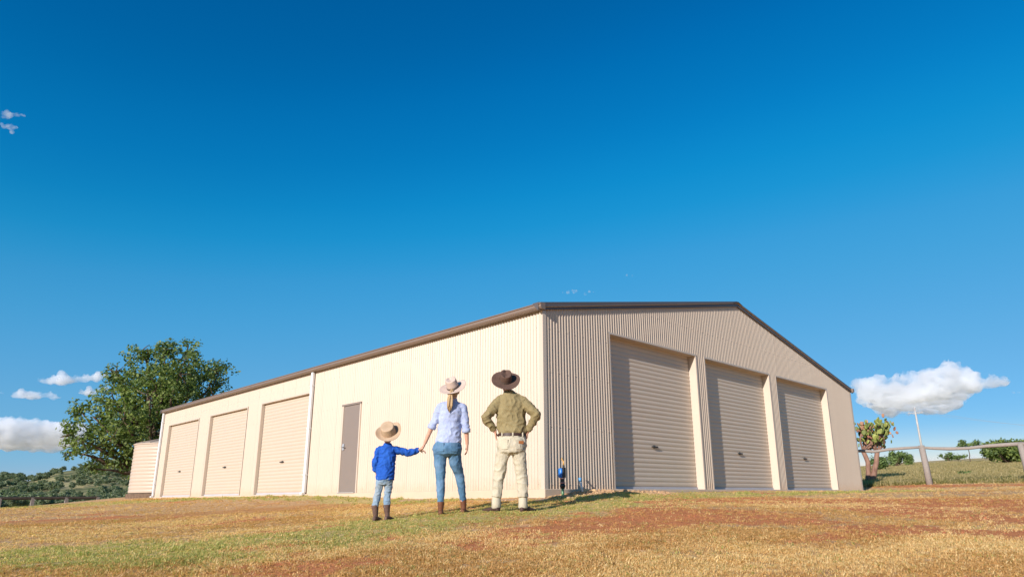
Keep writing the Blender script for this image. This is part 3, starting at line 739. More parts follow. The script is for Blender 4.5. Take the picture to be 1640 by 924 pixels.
# ------------------------------------------------------------------ log fence on the right
def fence_pt(px, d, z): p = at(px, 760, d); return Vector((p.x, p.y, tz(p.x, p.y)+z))
lf = empty('log_fence', fence_pt(1490, 26, 0), 0, 'weathered grey log rail fence with leaning posts at the paddock edge', 'fence'); lo = lf.location.copy()
def logp(name, pts, rad, parent):
    mb = MB(); mb.tube(pts, rad, 10); o_ = mb.build(name, M_weather, parent, smooth=True)
    for v in o_.data.vertices: v.co += Vector((0, 0, 1))*.018*mnoise.noise(v.co*3)+Vector((1, 0, 0))*.012*mnoise.noise(v.co*5)
    return o_
FD = 26.0
def fp(px, py): return at(px, py, FD) - lo
b1 = at(1489, 772, FD); b1.z = tz(b1.x, b1.y)-.2; logp('post', [b1-lo, (b1-lo).lerp(fp(1476, 714), .5), fp(1475.5, 713)], [.105, .098, .09], lf)
b2 = at(1650, 770, FD); b2.z = tz(b2.x, b2.y)-.2; logp('post', [b2-lo, (b2-lo).lerp(fp(1634, 710), .5)+Vector((.02, 0, 0)), fp(1633.5, 709.5)], [.105, .098, .09], lf)
b0 = at(1366, 777, FD+.6); b0.z = tz(b0.x, b0.y)-.2; logp('post', [b0-lo, at(1360, 717, FD+.6)-lo], [.11, .10], lf)
def rl(P, r): return logp('rail', [fp(a, b) for a, b in P], r, lf)
rl([(1352, 723), (1378, 722), (1400, 722.5), (1425, 719), (1450, 717), (1477, 715.5)], [.045, .05, .052, .05, .047, .042])
rl([(1470, 716), (1495, 717.5), (1520, 718.5), (1550, 717), (1580, 714), (1610, 712), (1636, 710)], [.042, .05, .056, .052, .056, .06, .06])
rl([(1630, 711), (1680, 709), (1760, 712)], [.07, .065, .06])
b3 = at(1760, 772, FD); b3.z = tz(b3.x, b3.y)-.2; logp('post', [b3-lo, at(1752, 711, FD)-lo], [.11, .10], lf)

# dark rail fence on the left, beyond the crest of the lawn
ld = 42.0; pl = [(-160, 799.5), (-107, 799), (-54, 798.5), (0, 797.6), (53, 797.3), (107, 796.9), (157, 796.4)]
o0 = at(53, 800, ld); o0.z = tz(o0.x, o0.y)
df = empty('rail_fence', o0, 0, 'low dark brown rail fence far off at the left below the hill', 'fence')
for i, (px, py) in enumerate(pl):
    t = at(px, py, ld); g_ = tz(t.x, t.y)-.3
    MB().box((t.x-.07-o0.x, t.y-.07-o0.y, g_-o0.z), (t.x+.07-o0.x, t.y+.07-o0.y, t.z+.03-o0.z)).build('post', M_weather, df)
    if i:
        s_ = at(*pl[i-1], ld)-o0; e_ = t-o0; MB().tube([s_, s_.lerp(e_, .5)+Vector((0, 0, -.01)), e_], [.07, .075, .07], 8).build('rail', M_raildark, df)

# ------------------------------------------------------------------ power pole and wires
pd_ = 97.0; pb_ = at(1481, 742, pd_); pb_.z = tz(pb_.x, pb_.y)-.5; ptop = at(1464.5, 652, pd_)
pole = empty('power_pole', pb_, 0, 'tall thin pale power pole with crossarm in the far paddock', 'power pole')
M_pole = wood_mat('pole_wood', (.30, .28, .26), (.50, .48, .45), (1, 1, .2))
tt = ptop-pb_; MB().tube([(0, 0, 0), tt*.5, tt], [.14, .12, .10], 10).build('pole_shaft', M_pole, pole, smooth=True)
pr = Vector((ray(1465, 700).y, -ray(1465, 700).x, 0)).normalized(); ca_ = tt*.90
MB().tube([ca_-pr*.85, ca_+pr*.85], .045, 6).build('crossarm', M_pole, pole)
for s_ in (-.68, 0, .68): MB().tube([ca_+pr*s_, ca_+pr*s_+Vector((0, 0, .22))], [.05, .035], 6).build('insulator', M_steel, pole)
for i, s_ in enumerate((-.68, .68)):
    a = pb_+ca_+pr*s_+Vector((0, 0, .25)); b = at(1900, 690+i*6, 130)
    pts = [a.lerp(b, k/14)+Vector((0, 0, -2.2*4*(k/14)*(1-k/14)*.35)) for k in range(15)]
    w_ = MB().tube([p for p in pts], .012, 5).build('power_wire', M_steel)
    tag(w_, ['upper', 'lower'][i]+' of two thin power wires running right from the pole', 'wire', None)

# ------------------------------------------------------------------ far hill with woodland on the left
rows = 26; V = []
azs = np.linspace(math.atan2(ray(-500, 790).y, ray(-500, 790).x), math.atan2(ray(620, 790).y, ray(620, 790).x), 90)
pxs = np.linspace(-500, 620, 90)
def ridge(px):
    base_ = np.interp(px, [-500, -200, -60, 0, 40, 80, 120, 160, 200, 260, 330, 420, 620], [.032, .022, .026, .0275, .026, .033, .040, .0435, .046, .05, .047, .04, .02])
    return base_ + .0012*math.sin(px*.09)+.0008*math.sin(px*.23+1)
for i in range(rows):
    t = i/(rows-1); dist = 420+t*760
    for j, az in enumerate(azs):
        px = pxs[j]; d_ = ray(px, 790); e = ridge(px)*1100-1.0
        prof_ = (t/.85)**1.25 if t < .85 else 1-(t-.85)*1.6
        z = -4.5 + (e+4.5)*prof_ + 3.5*mnoise.noise(Vector((d_.x*9, t*5, 1.3)))*prof_
        V.append((CAM.x+d_.x*dist, CAM.y+d_.y*dist, z))
V = np.array(V); nc = len(azs)
I = (np.arange(rows-1)[:, None]*nc+np.arange(nc-1)[None]).ravel(); F = np.stack([I, I+nc, I+nc+1, I+1], -1)
q = N('hill_dry_grass', .95, .1); a = q.noise(.018, 6, .6)
q.col(q.ramp(a, [(.40, (.13, .14, .06)), (.56, (.38, .32, .15)), (.70, (.48, .39, .20))])); M_hill = q.m
tag(link('hill', npmesh('hill', V, F, smooth=True), M_hill), kind='structure')
def hill_proto():
    lb = [((random.uniform(-1.8, 1.8), random.uniform(-1.8, 1.8), 4.2+random.uniform(-1.4, 1.6)), random.uniform(1.2, 2.0), .8) for _ in range(5)]
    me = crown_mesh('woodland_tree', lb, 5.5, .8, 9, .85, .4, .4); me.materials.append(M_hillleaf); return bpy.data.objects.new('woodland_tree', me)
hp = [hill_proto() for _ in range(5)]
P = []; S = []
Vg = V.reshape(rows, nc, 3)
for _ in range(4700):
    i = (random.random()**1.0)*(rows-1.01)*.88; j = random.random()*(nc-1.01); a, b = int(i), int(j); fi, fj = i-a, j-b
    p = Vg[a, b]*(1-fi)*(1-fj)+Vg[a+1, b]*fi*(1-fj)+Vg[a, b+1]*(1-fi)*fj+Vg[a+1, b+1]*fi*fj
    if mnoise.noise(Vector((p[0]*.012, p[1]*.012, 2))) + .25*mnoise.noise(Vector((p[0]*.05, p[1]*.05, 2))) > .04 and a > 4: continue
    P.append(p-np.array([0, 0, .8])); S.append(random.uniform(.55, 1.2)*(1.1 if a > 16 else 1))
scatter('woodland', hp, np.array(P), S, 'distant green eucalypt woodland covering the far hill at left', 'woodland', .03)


# ------------------------------------------------------------------ riser with blue filter, and white pipe
def pm(name, c, rough=.4, spec=.5): return painted(name, c, rough, .06, spec)
M_blue = pm('blue_plastic', (.01, .16, .55)); M_green = pm('green_pipe', (.10, .22, .10)); M_black = pm('black_plastic', (.015, .015, .015))
M_brass = pm('brass', (.55, .30, .08), .35); M_pink = pm('red_fitting', (.55, .22, .2)); M_pvc = pm('white_pvc', (.75, .75, .74)); M_ltblue = pm('blue_primer', (.1, .3, .55))
def vt(z0, z1, r, n=14, x=0, y=0): return MB().tube([(x, y, z0), (x, y, z1)], r, n)
pz = gz(.2, .2)[0]; X0, Y0 = .2, .22
pump = empty('filter_riser', (X0, Y0, pz), 0, 'garden water riser with blue filter and black valve by the gable wall', 'water filter')
vt(-.05, .13, .022).build('riser_pipe', M_green, pump, smooth=True)
MB().sphere((0, 0, .165), (.048, .048, .05), 16, 10).build('valve_body', M_black, pump, smooth=True)
vt(.205, .222, .048).build('flange', M_pink, pump); vt(.222, .275, .03).build('coupling', M_black, pump); vt(.275, .290, .045).build('flange', M_pink, pump)
mb = MB(); mb.tube([(-.018, -.012, .295), (-.018, -.012, .31), (-.018, -.012, .44), (-.018, -.012, .45)], [.035, .045, .045, .035], 18); mb.build('filter_bowl', M_blue, pump, smooth=True)
mb = MB(); mb.box((.012, -.03, .295), (.05, .03, .46)); mb.tube([(.03, 0, .45), (.03, 0, .50)], .02, 10); mb.build('filter_head', M_black, pump, bevel=.004)
mb = MB(); mb.tube([(.03, 0, .50), (.03, 0, .57)], .013, 10); mb.tube([(.03, 0, .555), (-.01, 0, .60), (.0, 0, .62)], [.012, .012, .009], 8); mb.build('tap', M_brass, pump, smooth=True)
bX, bY = .25, .62; bz = gz(bX, bY)[0]
pp = empty('pvc_pipe', (bX, bY, bz), 0, 'short white pipe stub with blue joint leaning by the gable wall', 'pipe')
MB().tube([(.0, .06, -.05), (0, .03, .08), (0, -.01, .2)], .02, 12).build('pipe_stub', M_pvc, pp, smooth=True)
MB().tube([(0, -.008, .195), (0, -.018, .26)], .024, 12).build('pipe_joint', M_ltblue, pp, smooth=True)
def paver(x, y, s, rz):
    bm = bmesh.new(); bmesh.ops.create_icosphere(bm, subdivisions=3, radius=.05*s)
    o_ = Vector((x*9, y*7, 1))
    for v in bm.verts:
        m = max(abs(v.co.x), abs(v.co.y), abs(v.co.z)); v.co = v.co.lerp(v.co*(.05*s/m)*.85, .5)*(1+.25*mnoise.noise(v.co*20/s+o_)); v.co.z *= .7
    me = bpy.data.meshes.new('stone'); bm.to_mesh(me); bm.free()
    o = link('stone', me, M_ostone, None, False); o.location = (x, y, gz(x, y)[0]+.02*s); o.rotation_euler = (0, 0, rz); return o
M_ostone = wood_mat('orange_stone', (.5, .28, .12), (.75, .5, .26), (1, 1, 1))
tag(paver(.2, .80, 1.1, .3), 'orange stone left of another under the white pipe', 'stone', 'orange stones beside the pipe')
tag(paver(.22, .98, .95, 1.0), 'orange stone at the right end of the pair by the pipe', 'stone', 'orange stones beside the pipe')

# ------------------------------------------------------------------ clouds
def cloud_mat(name, dens, f=.011, lo=.33, hi=.55, tint=(.965, .98, .997)):
    m = bpy.data.materials.new(name); m.use_nodes = True; t = m.node_tree; t.nodes.clear()
    v = t.nodes.new('ShaderNodeVolumePrincipled'); v.inputs['Color'].default_value = (*tint, 1); v.inputs['Anisotropy'].default_value = .1
    tc = t.nodes.new('ShaderNodeTexCoord'); n = t.nodes.new('ShaderNodeTexNoise'); n.inputs['Scale'].default_value = f; n.inputs['Detail'].default_value = 5; n.inputs['Roughness'].default_value = .62
    r = t.nodes.new('ShaderNodeMapRange'); r.inputs['From Min'].default_value = lo; r.inputs['From Max'].default_value = hi; r.inputs['To Max'].default_value = dens
    t.links.new(tc.outputs['Object'], n.inputs['Vector']); t.links.new(n.outputs['Fac'], r.inputs['Value']); t.links.new(r.outputs[0], v.inputs['Density'])
    o = t.nodes.new('ShaderNodeOutputMaterial'); t.links.new(v.outputs[0], o.inputs['Volume']); m.cycles.volume_step_rate = .35; return m
M_c1 = cloud_mat('cloud_vapour', .05, .011, .38, .60); M_c2 = cloud_mat('thin_cloud_vapour', .045, .03, .36, .70, (.99, .99, 1.0))
CD = 3000.0; cmp_ = CD/1072
def fused(name, mb, voxel, smooth=0, shade=True):
    me = mb.mesh(name); o = bpy.data.objects.new(name, me); COL.objects.link(o)
    r = o.modifiers.new('r', 'REMESH'); r.mode = 'VOXEL'; r.voxel_size = voxel; r.use_smooth_shade = shade
    if smooth: s_ = o.modifiers.new('s', 'SMOOTH'); s_.iterations = smooth; s_.factor = .5
    dg = bpy.context.evaluated_depsgraph_get(); m2 = bpy.data.meshes.new_from_object(o.evaluated_get(dg)); m2.name = name
    bpy.data.objects.remove(o); bpy.data.meshes.remove(me); return m2
def cloud(puffs, label, mat, base=None, flat=None, depth=1.0, vox=6.0, rough=1.0):
    c0 = at(sum(p[0] for p in puffs)/len(puffs), sum(p[1] for p in puffs)/len(puffs), CD)
    fw_ = Vector((c0.x-CAM.x, c0.y-CAM.y, 0)).normalized(); rt_ = Vector((fw_.y, -fw_.x, 0)); mb = MB()
    for (px, py, rx, ry) in puffs:
        n = max(1, int(rx/ry*1.5))
        for i in range(n):
            qx = px + (0 if n == 1 else (i/(n-1)-.5)*2*(rx-ry*.8)); s = ry*(1 if n == 1 else 1-.45*abs(i/(n-1)-.5)*2)*random.uniform(.75, 1.1)
            for k in range(3 if depth > .5 else 1):
                dd = (k-1)*s*cmp_*.8*depth if depth > .5 else 0; c_ = at(qx+random.uniform(-.2, .2)*s, py+random.uniform(-.15, .15)*s, CD)+fw_*dd-c0; R_ = s*cmp_*(.86 if k == 1 or depth <= .5 else .7)
                mb.sphere(c_, (R_, R_, R_*.85), 14, 9)
                for _ in range(9 if ry > 4 else 4):      # cauliflower heads on the upper side
                    u = Vector(sph(1)[0]); u.z = abs(u.z)*1.1-.15; u.normalize(); r2 = R_*random.uniform(.2, .45); mb.sphere(c_+u*R_*.82, r2, 10, 7)
    if base:       # the flat base runs back from the front edge, so its shaded underside shows below it
        x0, x1, yf_, yb = base; zb_ = at((x0+x1)/2, yf_, CD).z
        e_ = (at((x0+x1)/2, yb, CD).z-CAM.z)/CD; far = (zb_-CAM.z)/e_; nrow = 6
        for i in range(nrow):
            t = i/(nrow-1); dist = CD+(far-CD)*t; wv = (1-.35*t)
            for j in range(int((x1-x0)/13)+1):
                px = x0+(x1-x0)*(.5+(j/int((x1-x0)/13)-.5)*wv)+random.uniform(-3, 3); p = at(px, yf_, dist); p.z = zb_+34*random.uniform(.85, 1.3)
                R_ = 50*random.uniform(.8, 1.2); mb.sphere(p-c0, (R_, R_, 34*random.uniform(.9, 1.15)), 12, 8)
    me = fused('cloud', mb, vox); nv = len(me.vertices); co = np.empty(nv*3, np.float32); me.vertices.foreach_get('co', co); co = co.reshape(-1, 3)
    no = np.empty(nv*3, np.float32); me.vertices.foreach_get('normal', no); no = no.reshape(-1, 3)
    out = co.copy(); zb = None if flat is None else (at(1500, flat, CD).z-c0.z)
    for i in range(nv):
        p = Vector(co[i]); a = 0; 
        for f_, am in ((.014, 12), (.033, 9), (.08, 6), (.17, 3)): a += am*(abs(mnoise.noise(p*f_))*2-.55)
        d_ = rough*a*(1.0 if no[i][2] > -.2 else .35)
        out[i] = co[i]+no[i]*d_
    me.vertices.foreach_set('co', out.ravel()); me.update()
    o = link('cloud', me, mat, None, True); o.location = c0
    return tag(o, label, 'cloud')
cloud([(1495,602,46,17),(1525,593,32,16),(1465,609,46,17),(1480,622,60,14),(1425,615,40,12),(1400,632,30,9),(1440,640,60,12),(1480,632,45,16),(1412,650,34,6),(1590,612,32,14),(1560,618,30,14),(1545,600,24,12),(1600,615,18,12),(1378,640,14,12)],
      'large white cumulus cloud with grey base above the right end of the shed', M_c1, base=(1385, 1552, 628, 664))
cloud([(40,690,52,14),(90,690,34,12),(10,700,30,14),(60,706,50,10),(20,714,40,8),(-30,696,40,14),(115,686,16,8)], 'broad flat grey bottomed cloud at the left edge beside the tree', M_c1, base=(-60, 125, 704, 723))
cloud([(98,609,42,11),(130,606,32,12),(155,602,20,8),(75,611,20,7)], 'long narrow white cloud left of the treetop', M_c1, depth=.8, vox=5)
cloud([(55,633,40,9),(70,631,18,10),(88,636,14,7),(28,632,14,6)], 'small flat white cloud below the long narrow one', M_c1, depth=.8, vox=5)
cloud([(0,628,12,4),(-14,630,12,5)], 'tiny cloud tip cut by the left edge of the photo', M_c1, depth=.4, vox=4)
cloud([(142,628,18,8),(165,622,14,7)], 'white cloud half hidden behind the left side of the big tree', M_c1, depth=.8, vox=5)
cloud([(90,751,15,5),(82,753,8,4),(50,754,5,3)], 'small puffy cloud just over the hill at left', M_c1, depth=.4, vox=4)
cloud([(20,183,20,7),(34,186,9,6),(8,188,10,7)], 'upper wisp of a pair of small clouds high at the left edge', M_c2, depth=.4, vox=3, rough=.5)
cloud([(16,204,15,7),(8,200,10,6),(20,211,7,6)], 'lower wisp of a pair of small clouds high at the left edge', M_c2, depth=.4, vox=3, rough=.5)
cloud([(910,468,13,5),(922,466,8,4),(947,467,7,5),(938,471,6,3)], 'faint wispy cloud over the near corner of the shed', M_c2, depth=.4, vox=3, rough=.35)
cloud([(1008,441,8,4.5),(1012,444,4,3)], 'tiny faint wisp of cloud highest above the shed', M_c2, depth=.4, vox=3, rough=.35)
cloud([(1627,628,9,3)], 'thin little cloud right of the large cumulus', M_c2, depth=.4, vox=3, rough=.4)
cloud([(1480,737,26,8),(1515,738,30,7),(1570,735,28,9),(1600,738,30,8)], 'low white cloud bank on the horizon behind the paddock', M_c1, depth=.8, vox=5)

# ------------------------------------------------------------------ people
M_skin = N('skin', .5, .35); _c0 = M_skin.noise(18, 4); M_skin.col(M_skin.ramp(_c0, [(.3, (.50, .26, .17)), (.7, (.60, .33, .225))])); M_skin.b.inputs['Subsurface Weight'].default_value = .08; M_skin.b.inputs['Subsurface Radius'].default_value = (.01, .004, .002); M_skin = M_skin.m
def cloth(name, a, b, scale=60, rough=.85, weave=True, patch=None):
    q = N(name, rough, .2); n1 = q.noise(6, 6, .6); c = q.ramp(n1, [(.3, a), (.7, b)])
    if patch: c = q.mix(q.ramp(q.noise(5, 3, .5), [(.48, 0), (.7, 1)]), c, patch)
    fine_ = q.noise(scale*4, 3, .6, stretch=(1, 1, .3)); c = q.mix(q.ramp(fine_, [(.35, .22), (.6, 0)]), c, tuple(x*.6 for x in a))
    q.col(c); w = q.noise(22, 5, .6, stretch=(1, 1, .45), dist=.6); q.bump(q.math('ADD', w, q.math('MULTIPLY', fine_, .12)), .5, .012); return q.m
M_blue_shirt = cloth('blue_shirt', (.012, .07, .36), (.022, .115, .48)); M_stripe = cloth('pale_blue_shirt', (.33, .38, .56), (.44, .49, .66))
M_khaki = cloth('khaki_shirt', (.225, .175, .082), (.30, .24, .12)); M_moleskin = cloth('cream_trousers', (.44, .385, .28), (.57, .51, .38))
M_jean = cloth('blue_jeans', (.06, .135, .24), (.11, .225, .34), patch=(.17, .28, .42)); M_paljean = cloth('faded_jeans', (.17, .26, .36), (.28, .37, .46), patch=(.34, .36, .35))
M_bootb = cloth('brown_leather', (.12, .045, .022), (.20, .08, .04), rough=.5); M_bootd = cloth('dark_leather', (.05, .028, .022), (.09, .05, .038), rough=.55); M_boott = cloth('worn_boot_leather', (.10, .058, .045), (.18, .11, .085), rough=.7)
M_hatw = cloth('cream_felt', (.50, .38, .31), (.62, .49, .41)); M_hatb = cloth('brown_felt', (.09, .052, .038), (.15, .09, .066)); M_hatt = cloth('tan_felt', (.42, .29, .18), (.55, .40, .27))
M_belt = painted('belt_leather', (.045, .02, .015), .5, .1); M_patch = painted('leather_patch', (.36, .13, .04), .6, .1); M_band = painted('hat_band', (.10, .07, .055), .6, .1)
M_blond = N('blond_hair', .5, .4); _c0 = M_blond.noise(30, 4, .6, stretch=(14, 14, 1)); M_blond.col(M_blond.ramp(_c0, [(.3, (.28, .16, .07)), (.7, (.60, .42, .22))])); M_blond.bump(_c0, .7, .006); M_blond = M_blond.m
M_dkhair = painted('brown_hair', (.07, .04, .025), .6, .2)

def ell(mb, rings, n=24):
    """rings: (cx, cy, z, rx, ry)"""
    mb.rings([[Vector((cx+rx*math.cos(2*math.pi*k/n), cy+ry*math.sin(2*math.pi*k/n), z)) for k in range(n)] for cx, cy, z, rx, ry in rings]); return mb
def balls(mb, pts, rad):
    for p, r in zip(pts, rad): mb.sphere(p, r*.99, 12, 8)
def limbm(mb, pts, rad, n=14, joints=True):
    P = [Vector(p) for p in pts]; Q = []; Rr = []
    for i in range(len(P)-1):
        for k in range(4): t = k/4; Q.append(P[i].lerp(P[i+1], t)); Rr.append(rad[i]+(rad[i+1]-rad[i])*t)
    Q.append(P[-1]); Rr.append(rad[-1]); mb.tube(Q, Rr, n)
    if joints: balls(mb, P[1:-1], rad[1:-1])
def hand(mb, wrist, d, pn, s, thumb, curl=.35, spread=.07):
    """d: direction of the fingers, pn: the way the palm faces, thumb: +1/-1 side"""
    w = Vector(wrist); d = Vector(d).normalized(); pn = Vector(pn); pn = (pn-d*pn.dot(d)).normalized(); sd_ = d.cross(pn)*thumb
    pl_ = .088*s; rs = []
    for t, wd, th_ in ((-.12, .024, .020), (.15, .030, .017), (.55, .040, .015), (.9, .041, .013), (1.03, .036, .010)):
        c_ = w+d*pl_*t; rs.append([c_+sd_*wd*s*math.cos(2*math.pi*k/14)+pn*th_*s*math.sin(2*math.pi*k/14) for k in range(14)])
    mb.rings(rs)
    for i, (ln, off, bs) in enumerate(((.072, .030, .96), (.082, .011, 1.0), (.076, -.009, .98), (.060, -.028, .92))):
        p = w+d*pl_*bs+sd_*off*s; dirn = (d+sd_*spread*(1.5-i)*.6).normalized(); pts = [p-dirn*.015*s, p]; cu = curl*(1+.15*i)
        for seg, fr in enumerate((.45, .32, .23)):
            cu_a = cu*(seg+.6); dd = (dirn*math.cos(cu_a)+pn*math.sin(cu_a)).normalized(); p = p+dd*ln*s*fr; pts.append(p)
        mb.tube(pts, [.0085*s, .0088*s, .0082*s, .0076*s, .006*s], 8)
    p = w+d*pl_*.22+sd_*.026*s; t1 = (d*.6+sd_*.75+pn*.25).normalized(); t2 = (d*.9+sd_*.35+pn*.4).normalized()
    mb.tube([p-t1*.012*s, p+t1*.03*s, p+t1*.035*s+t2*.028*s, p+t1*.035*s+t2*.052*s], [.013*s, .0115*s, .0098*s, .007*s], 9)
def head(mb, c, s=1.0):
    c = Vector(c); 
    rs = []
    for z, rx, ry, oy in ((-.125, .030, .030, .055), (-.115, .045, .045, .04), (-.085, .058, .070, .018), (-.05, .068, .085, .006), (0, .075, .096, 0), (.05, .078, .099, -.004), (.085, .068, .086, -.006), (.11, .048, .06, -.008), (.122, .02, .025, -.008)):
        rs.append([c+Vector((rx*math.cos(2*math.pi*k/20), oy+ry*math.sin(2*math.pi*k/20), z))*s for k in range(20)])
    mb.rings(rs)
    mb.tube([c+Vector((0, .09, .015))*s, c+Vector((0, .112, -.02))*s, c+Vector((0, .095, -.035))*s], [.008*s, .014*s, .009*s], 8)      # nose
    mb.tube([c+Vector((-.024, .086, -.066))*s, c+Vector((0, .094, -.064))*s, c+Vector((.024, .086, -.066))*s], [.004*s, .0075*s, .004*s], 8)   # lips
    mb.tube([c+Vector((-.045, .078, .034))*s, c+Vector((0, .094, .03))*s, c+Vector((.045, .078, .034))*s], [.006*s]*3, 8)             # brow
    for sx in (-1, 1):
        mb.sphere(c+Vector((sx*.031, .079, .012))*s, .0135*s, 10, 7)
        mb.tube([c+Vector((sx*.076, -.012, .022))*s, c+Vector((sx*.086, -.02, .008))*s, c+Vector((sx*.082, -.012, -.022))*s, c+Vector((sx*.074, -.002, -.03))*s], [.008*s, .014*s, .011*s, .006*s], 8)  # ear
def folds(me, amp, f=9.0, seed=0, stretch=(1, 1, 1), diag=.6, zlim=None):
    nv = len(me.vertices); out = np.empty(nv*3, np.float32); o_ = Vector((seed*3.1, seed*1.7, seed))
    for i, v in enumerate(me.vertices):
        p = Vector((v.co.x*stretch[0]+diag*v.co.z, v.co.y*stretch[1], v.co.z*stretch[2]-diag*v.co.x))
        a = 1.15-abs(mnoise.noise(p*f+o_))*4.5; b = mnoise.noise(p*f*.4+o_)*.8 + .35*mnoise.noise(p*f*2.3+o_)
        out[3*i:3*i+3] = v.co+v.normal*amp*(max(a, -.5)*.6+b)
    me.vertices.foreach_set('co', out); me.update(); return me
def garment(name, mb, mat, parent, vox, amp, **k):
    me = folds(fused(name, mb, vox, 3), amp, **k); return link(name, me, mat, parent, True)
def hat(parent, c, brim, crown, hgt, tilt, roll, mat, curl=.03, yaw=0, droop=0, band=M_band, dent=.02, oval=1.1):
    n = 48; prof = []    # (radius, height, is crown)
    M = Matrix.Translation(Vector(c)) @ Matrix.Rotation(roll, 4, 'Y') @ Matrix.Rotation(tilt, 4, 'X') @ Matrix.Rotation(yaw, 4, 'Z')
    def surf(t, th, lift=0):
        st, ct_ = math.sin(th), math.cos(th)
        if t < 1:   # brim from the rim inwards
            r = brim+(crown-brim)*t; z = curl*(ct_*ct_)*(1-t)**1.5*1.6 - droop*(st*st)*(1-t) + .008*math.sin(3*th+1)*(1-t)
            ov = 1+(oval-1)*.6
        elif t < 2:
            u = t-1; r = crown*(1-.06*u-.05*u*u); z = hgt*u; ov = oval
        else:
            u = t-2; r = crown*.89*math.sqrt(max(0, 1-u*u)) if u < 1 else 0.0; z = hgt+.012*math.sin(u*math.pi/2)*(1-u)
            x_ = r*ct_; y_ = r*st*oval; z -= dent*math.exp(-(x_/.028)**2)*(1 if y_ > -.06 else .6)*(u**.3); 
            z += .010*(y_/.1); ov = oval
            return M @ Vector((x_, y_, z+lift))
        return M @ Vector((r*ct_, r*st*ov, z+lift))
    ts = [0, .12, .3, .5, .7, .85, .95, 1.0, 1.12, 1.3, 1.5, 1.7, 1.85, 1.97, 2.05, 2.2, 2.4, 2.6, 2.8, 2.95]
    top = [[surf(t, 2*math.pi*k/n) for k in range(n)] for t in ts]
    und = [[surf(t, 2*math.pi*k/n, -.005) for k in range(n)] for t in (0, .3, .7, .98)]
    mb = MB(); rs = und[::-1]+top; mb.rings(rs, cap=False); mb.f.append(tuple(len(mb.v)-n+k for k in range(n)))
    h = mb.build('hat', mat, parent, smooth=True)
    rb = []
    for z_, e in ((.004, .0025), (.028, .0025)):
        rb.append([M @ Vector(((crown*(1-.06*z_/hgt)+e)*math.cos(2*math.pi*k/n), (crown*(1-.06*z_/hgt)+e)*oval*math.sin(2*math.pi*k/n), z_)) for k in range(n)])
    MB().rings(rb, cap=False).build('hat_band', band, h, smooth=True); return h
def patch(name, cx, cy, rx, ry, side, a0, a1, z0, z1, mat, parent):
    """a sewn pocket lying on the rounded seat"""
    P = []
    for zi in range(4):
        z = z0+(z1-z0)*zi/3; sh = 1-.0*zi
        for k in range(8):
            a = -math.pi/2+side*(a0+(a1-a0)*k/7); P.append((cx+rx*1.0*math.cos(a), cy+ry*math.sin(a), z))
    nrm = [(Vector((p[0]-cx, p[1]-cy, 0)).normalized()) for p in P]; V_ = P+[tuple(Vector(p)-n_*.012) for p, n_ in zip(P, nrm)]; F_ = []
    for zi in range(3):
        for k in range(7): a = zi*8+k; F_.append((a, a+1, a+9, a+8))
    edge = [k for k in range(8)]+[15, 23]+[31-k for k in range(8)]+[16, 8]
    for a, b in zip(edge, edge[1:]+edge[:1]): F_.append((a, a+32, b+32, b))
    return MB().add(V_, F_).build(name, mat, parent)
def shoe(name, heel, ank_top, toe_dir, mat, parent, s=1.0, shaft_r=.045, lift=0, sole=True):
    hx, hy, hz = heel; td = Vector((toe_dir[0], toe_dir[1], 0)).normalized(); sd_ = Vector((-td.y, td.x, 0)); mb = MB(); Ln = .27*s
    def sec(t, w, h, z0=0): 
        c_ = Vector((hx, hy, hz))+td*(t*Ln); return [c_+sd_*w*s*math.cos(a)+Vector((0, 0, z0+h*s*(.5+.5*math.sin(a)))) for a in [2*math.pi*k/14 for k in range(14)]]
    mb.rings([sec(-.10, .018, .05, .005), sec(-.06, .032, .07), sec(.08, .037, .085), sec(.35, .038, .075), sec(.6, .045, .055), sec(.8, .044, .045), sec(.95, .030, .035), sec(1.02, .012, .02, .004)])
    a = Vector((hx, hy, hz))+td*.05*s+Vector((0, 0, .05*s)); limbm(mb, [a, Vector(ank_top)], [.038*s, shaft_r])
    o = link(name, folds(fused(name, mb, .008*s, 2), .002, f=20), mat, parent, True)
    sb = MB(); sb.rings([[Vector((hx, hy, hz))+td*(Ln*t)+sd_*w*s+Vector((0, 0, z_)) for t, w in ((-.1, .015), (-.1, -.015), (.1, -.037), (.6, -.046), (.95, -.03), (1.03, 0), (.95, .03), (.6, .046), (.1, .037))] for z_ in (-.004, .014*s)])
    sb.build('sole', M_bootd, o); return o
def person(px, label, sc_=.94):
    yawoff = 0
    b = Vector((px[0], px[1], 0)); d = b-CAM; rz = math.atan2(d.y, d.x)-math.pi/2+yawoff
    z = tz(b.x, b.y); t = empty('person', (b.x, b.y, z), rz, label, 'person'); t.scale = (sc_, sc_, sc_); return t

# ---- man
man = person((1.416, -2.09), 'man in brown hat and khaki shirt with hands on hips', .943)
LS, RS = Vector((-.178, 0, 1.505)), Vector((.138, 0, 1.51)); LE, RE = Vector((-.365, -.10, 1.27)), Vector((.35, -.10, 1.31)); LW, RW = Vector((-.235, -.01, 1.085)), Vector((.215, -.01, 1.075))
LK, RK = Vector((-.175, .01, .47)), Vector((.135, .01, .47)); LA, RA = Vector((-.215, -.01, .09)), Vector((.15, -.01, .09)); HD = Vector((-.07, .04, 1.765))
mb = MB(); ell(mb, [(-.02, .0, .84, .13, .10), (-.01, 0, .95, .165, .115), (-.02, 0, 1.1, .165, .11), (-.02, 0, 1.3, .185, .12), (-.02, 0, 1.45, .195, .12), (-.02, 0, 1.55, .14, .09), (-.035, .005, 1.60, .07, .07)])
limbm(mb, [(-.03, 0, 1.55), (-.05, .015, 1.62), HD+Vector((0, -.02, -.05))], [.075, .062, .06]); head(mb, HD)
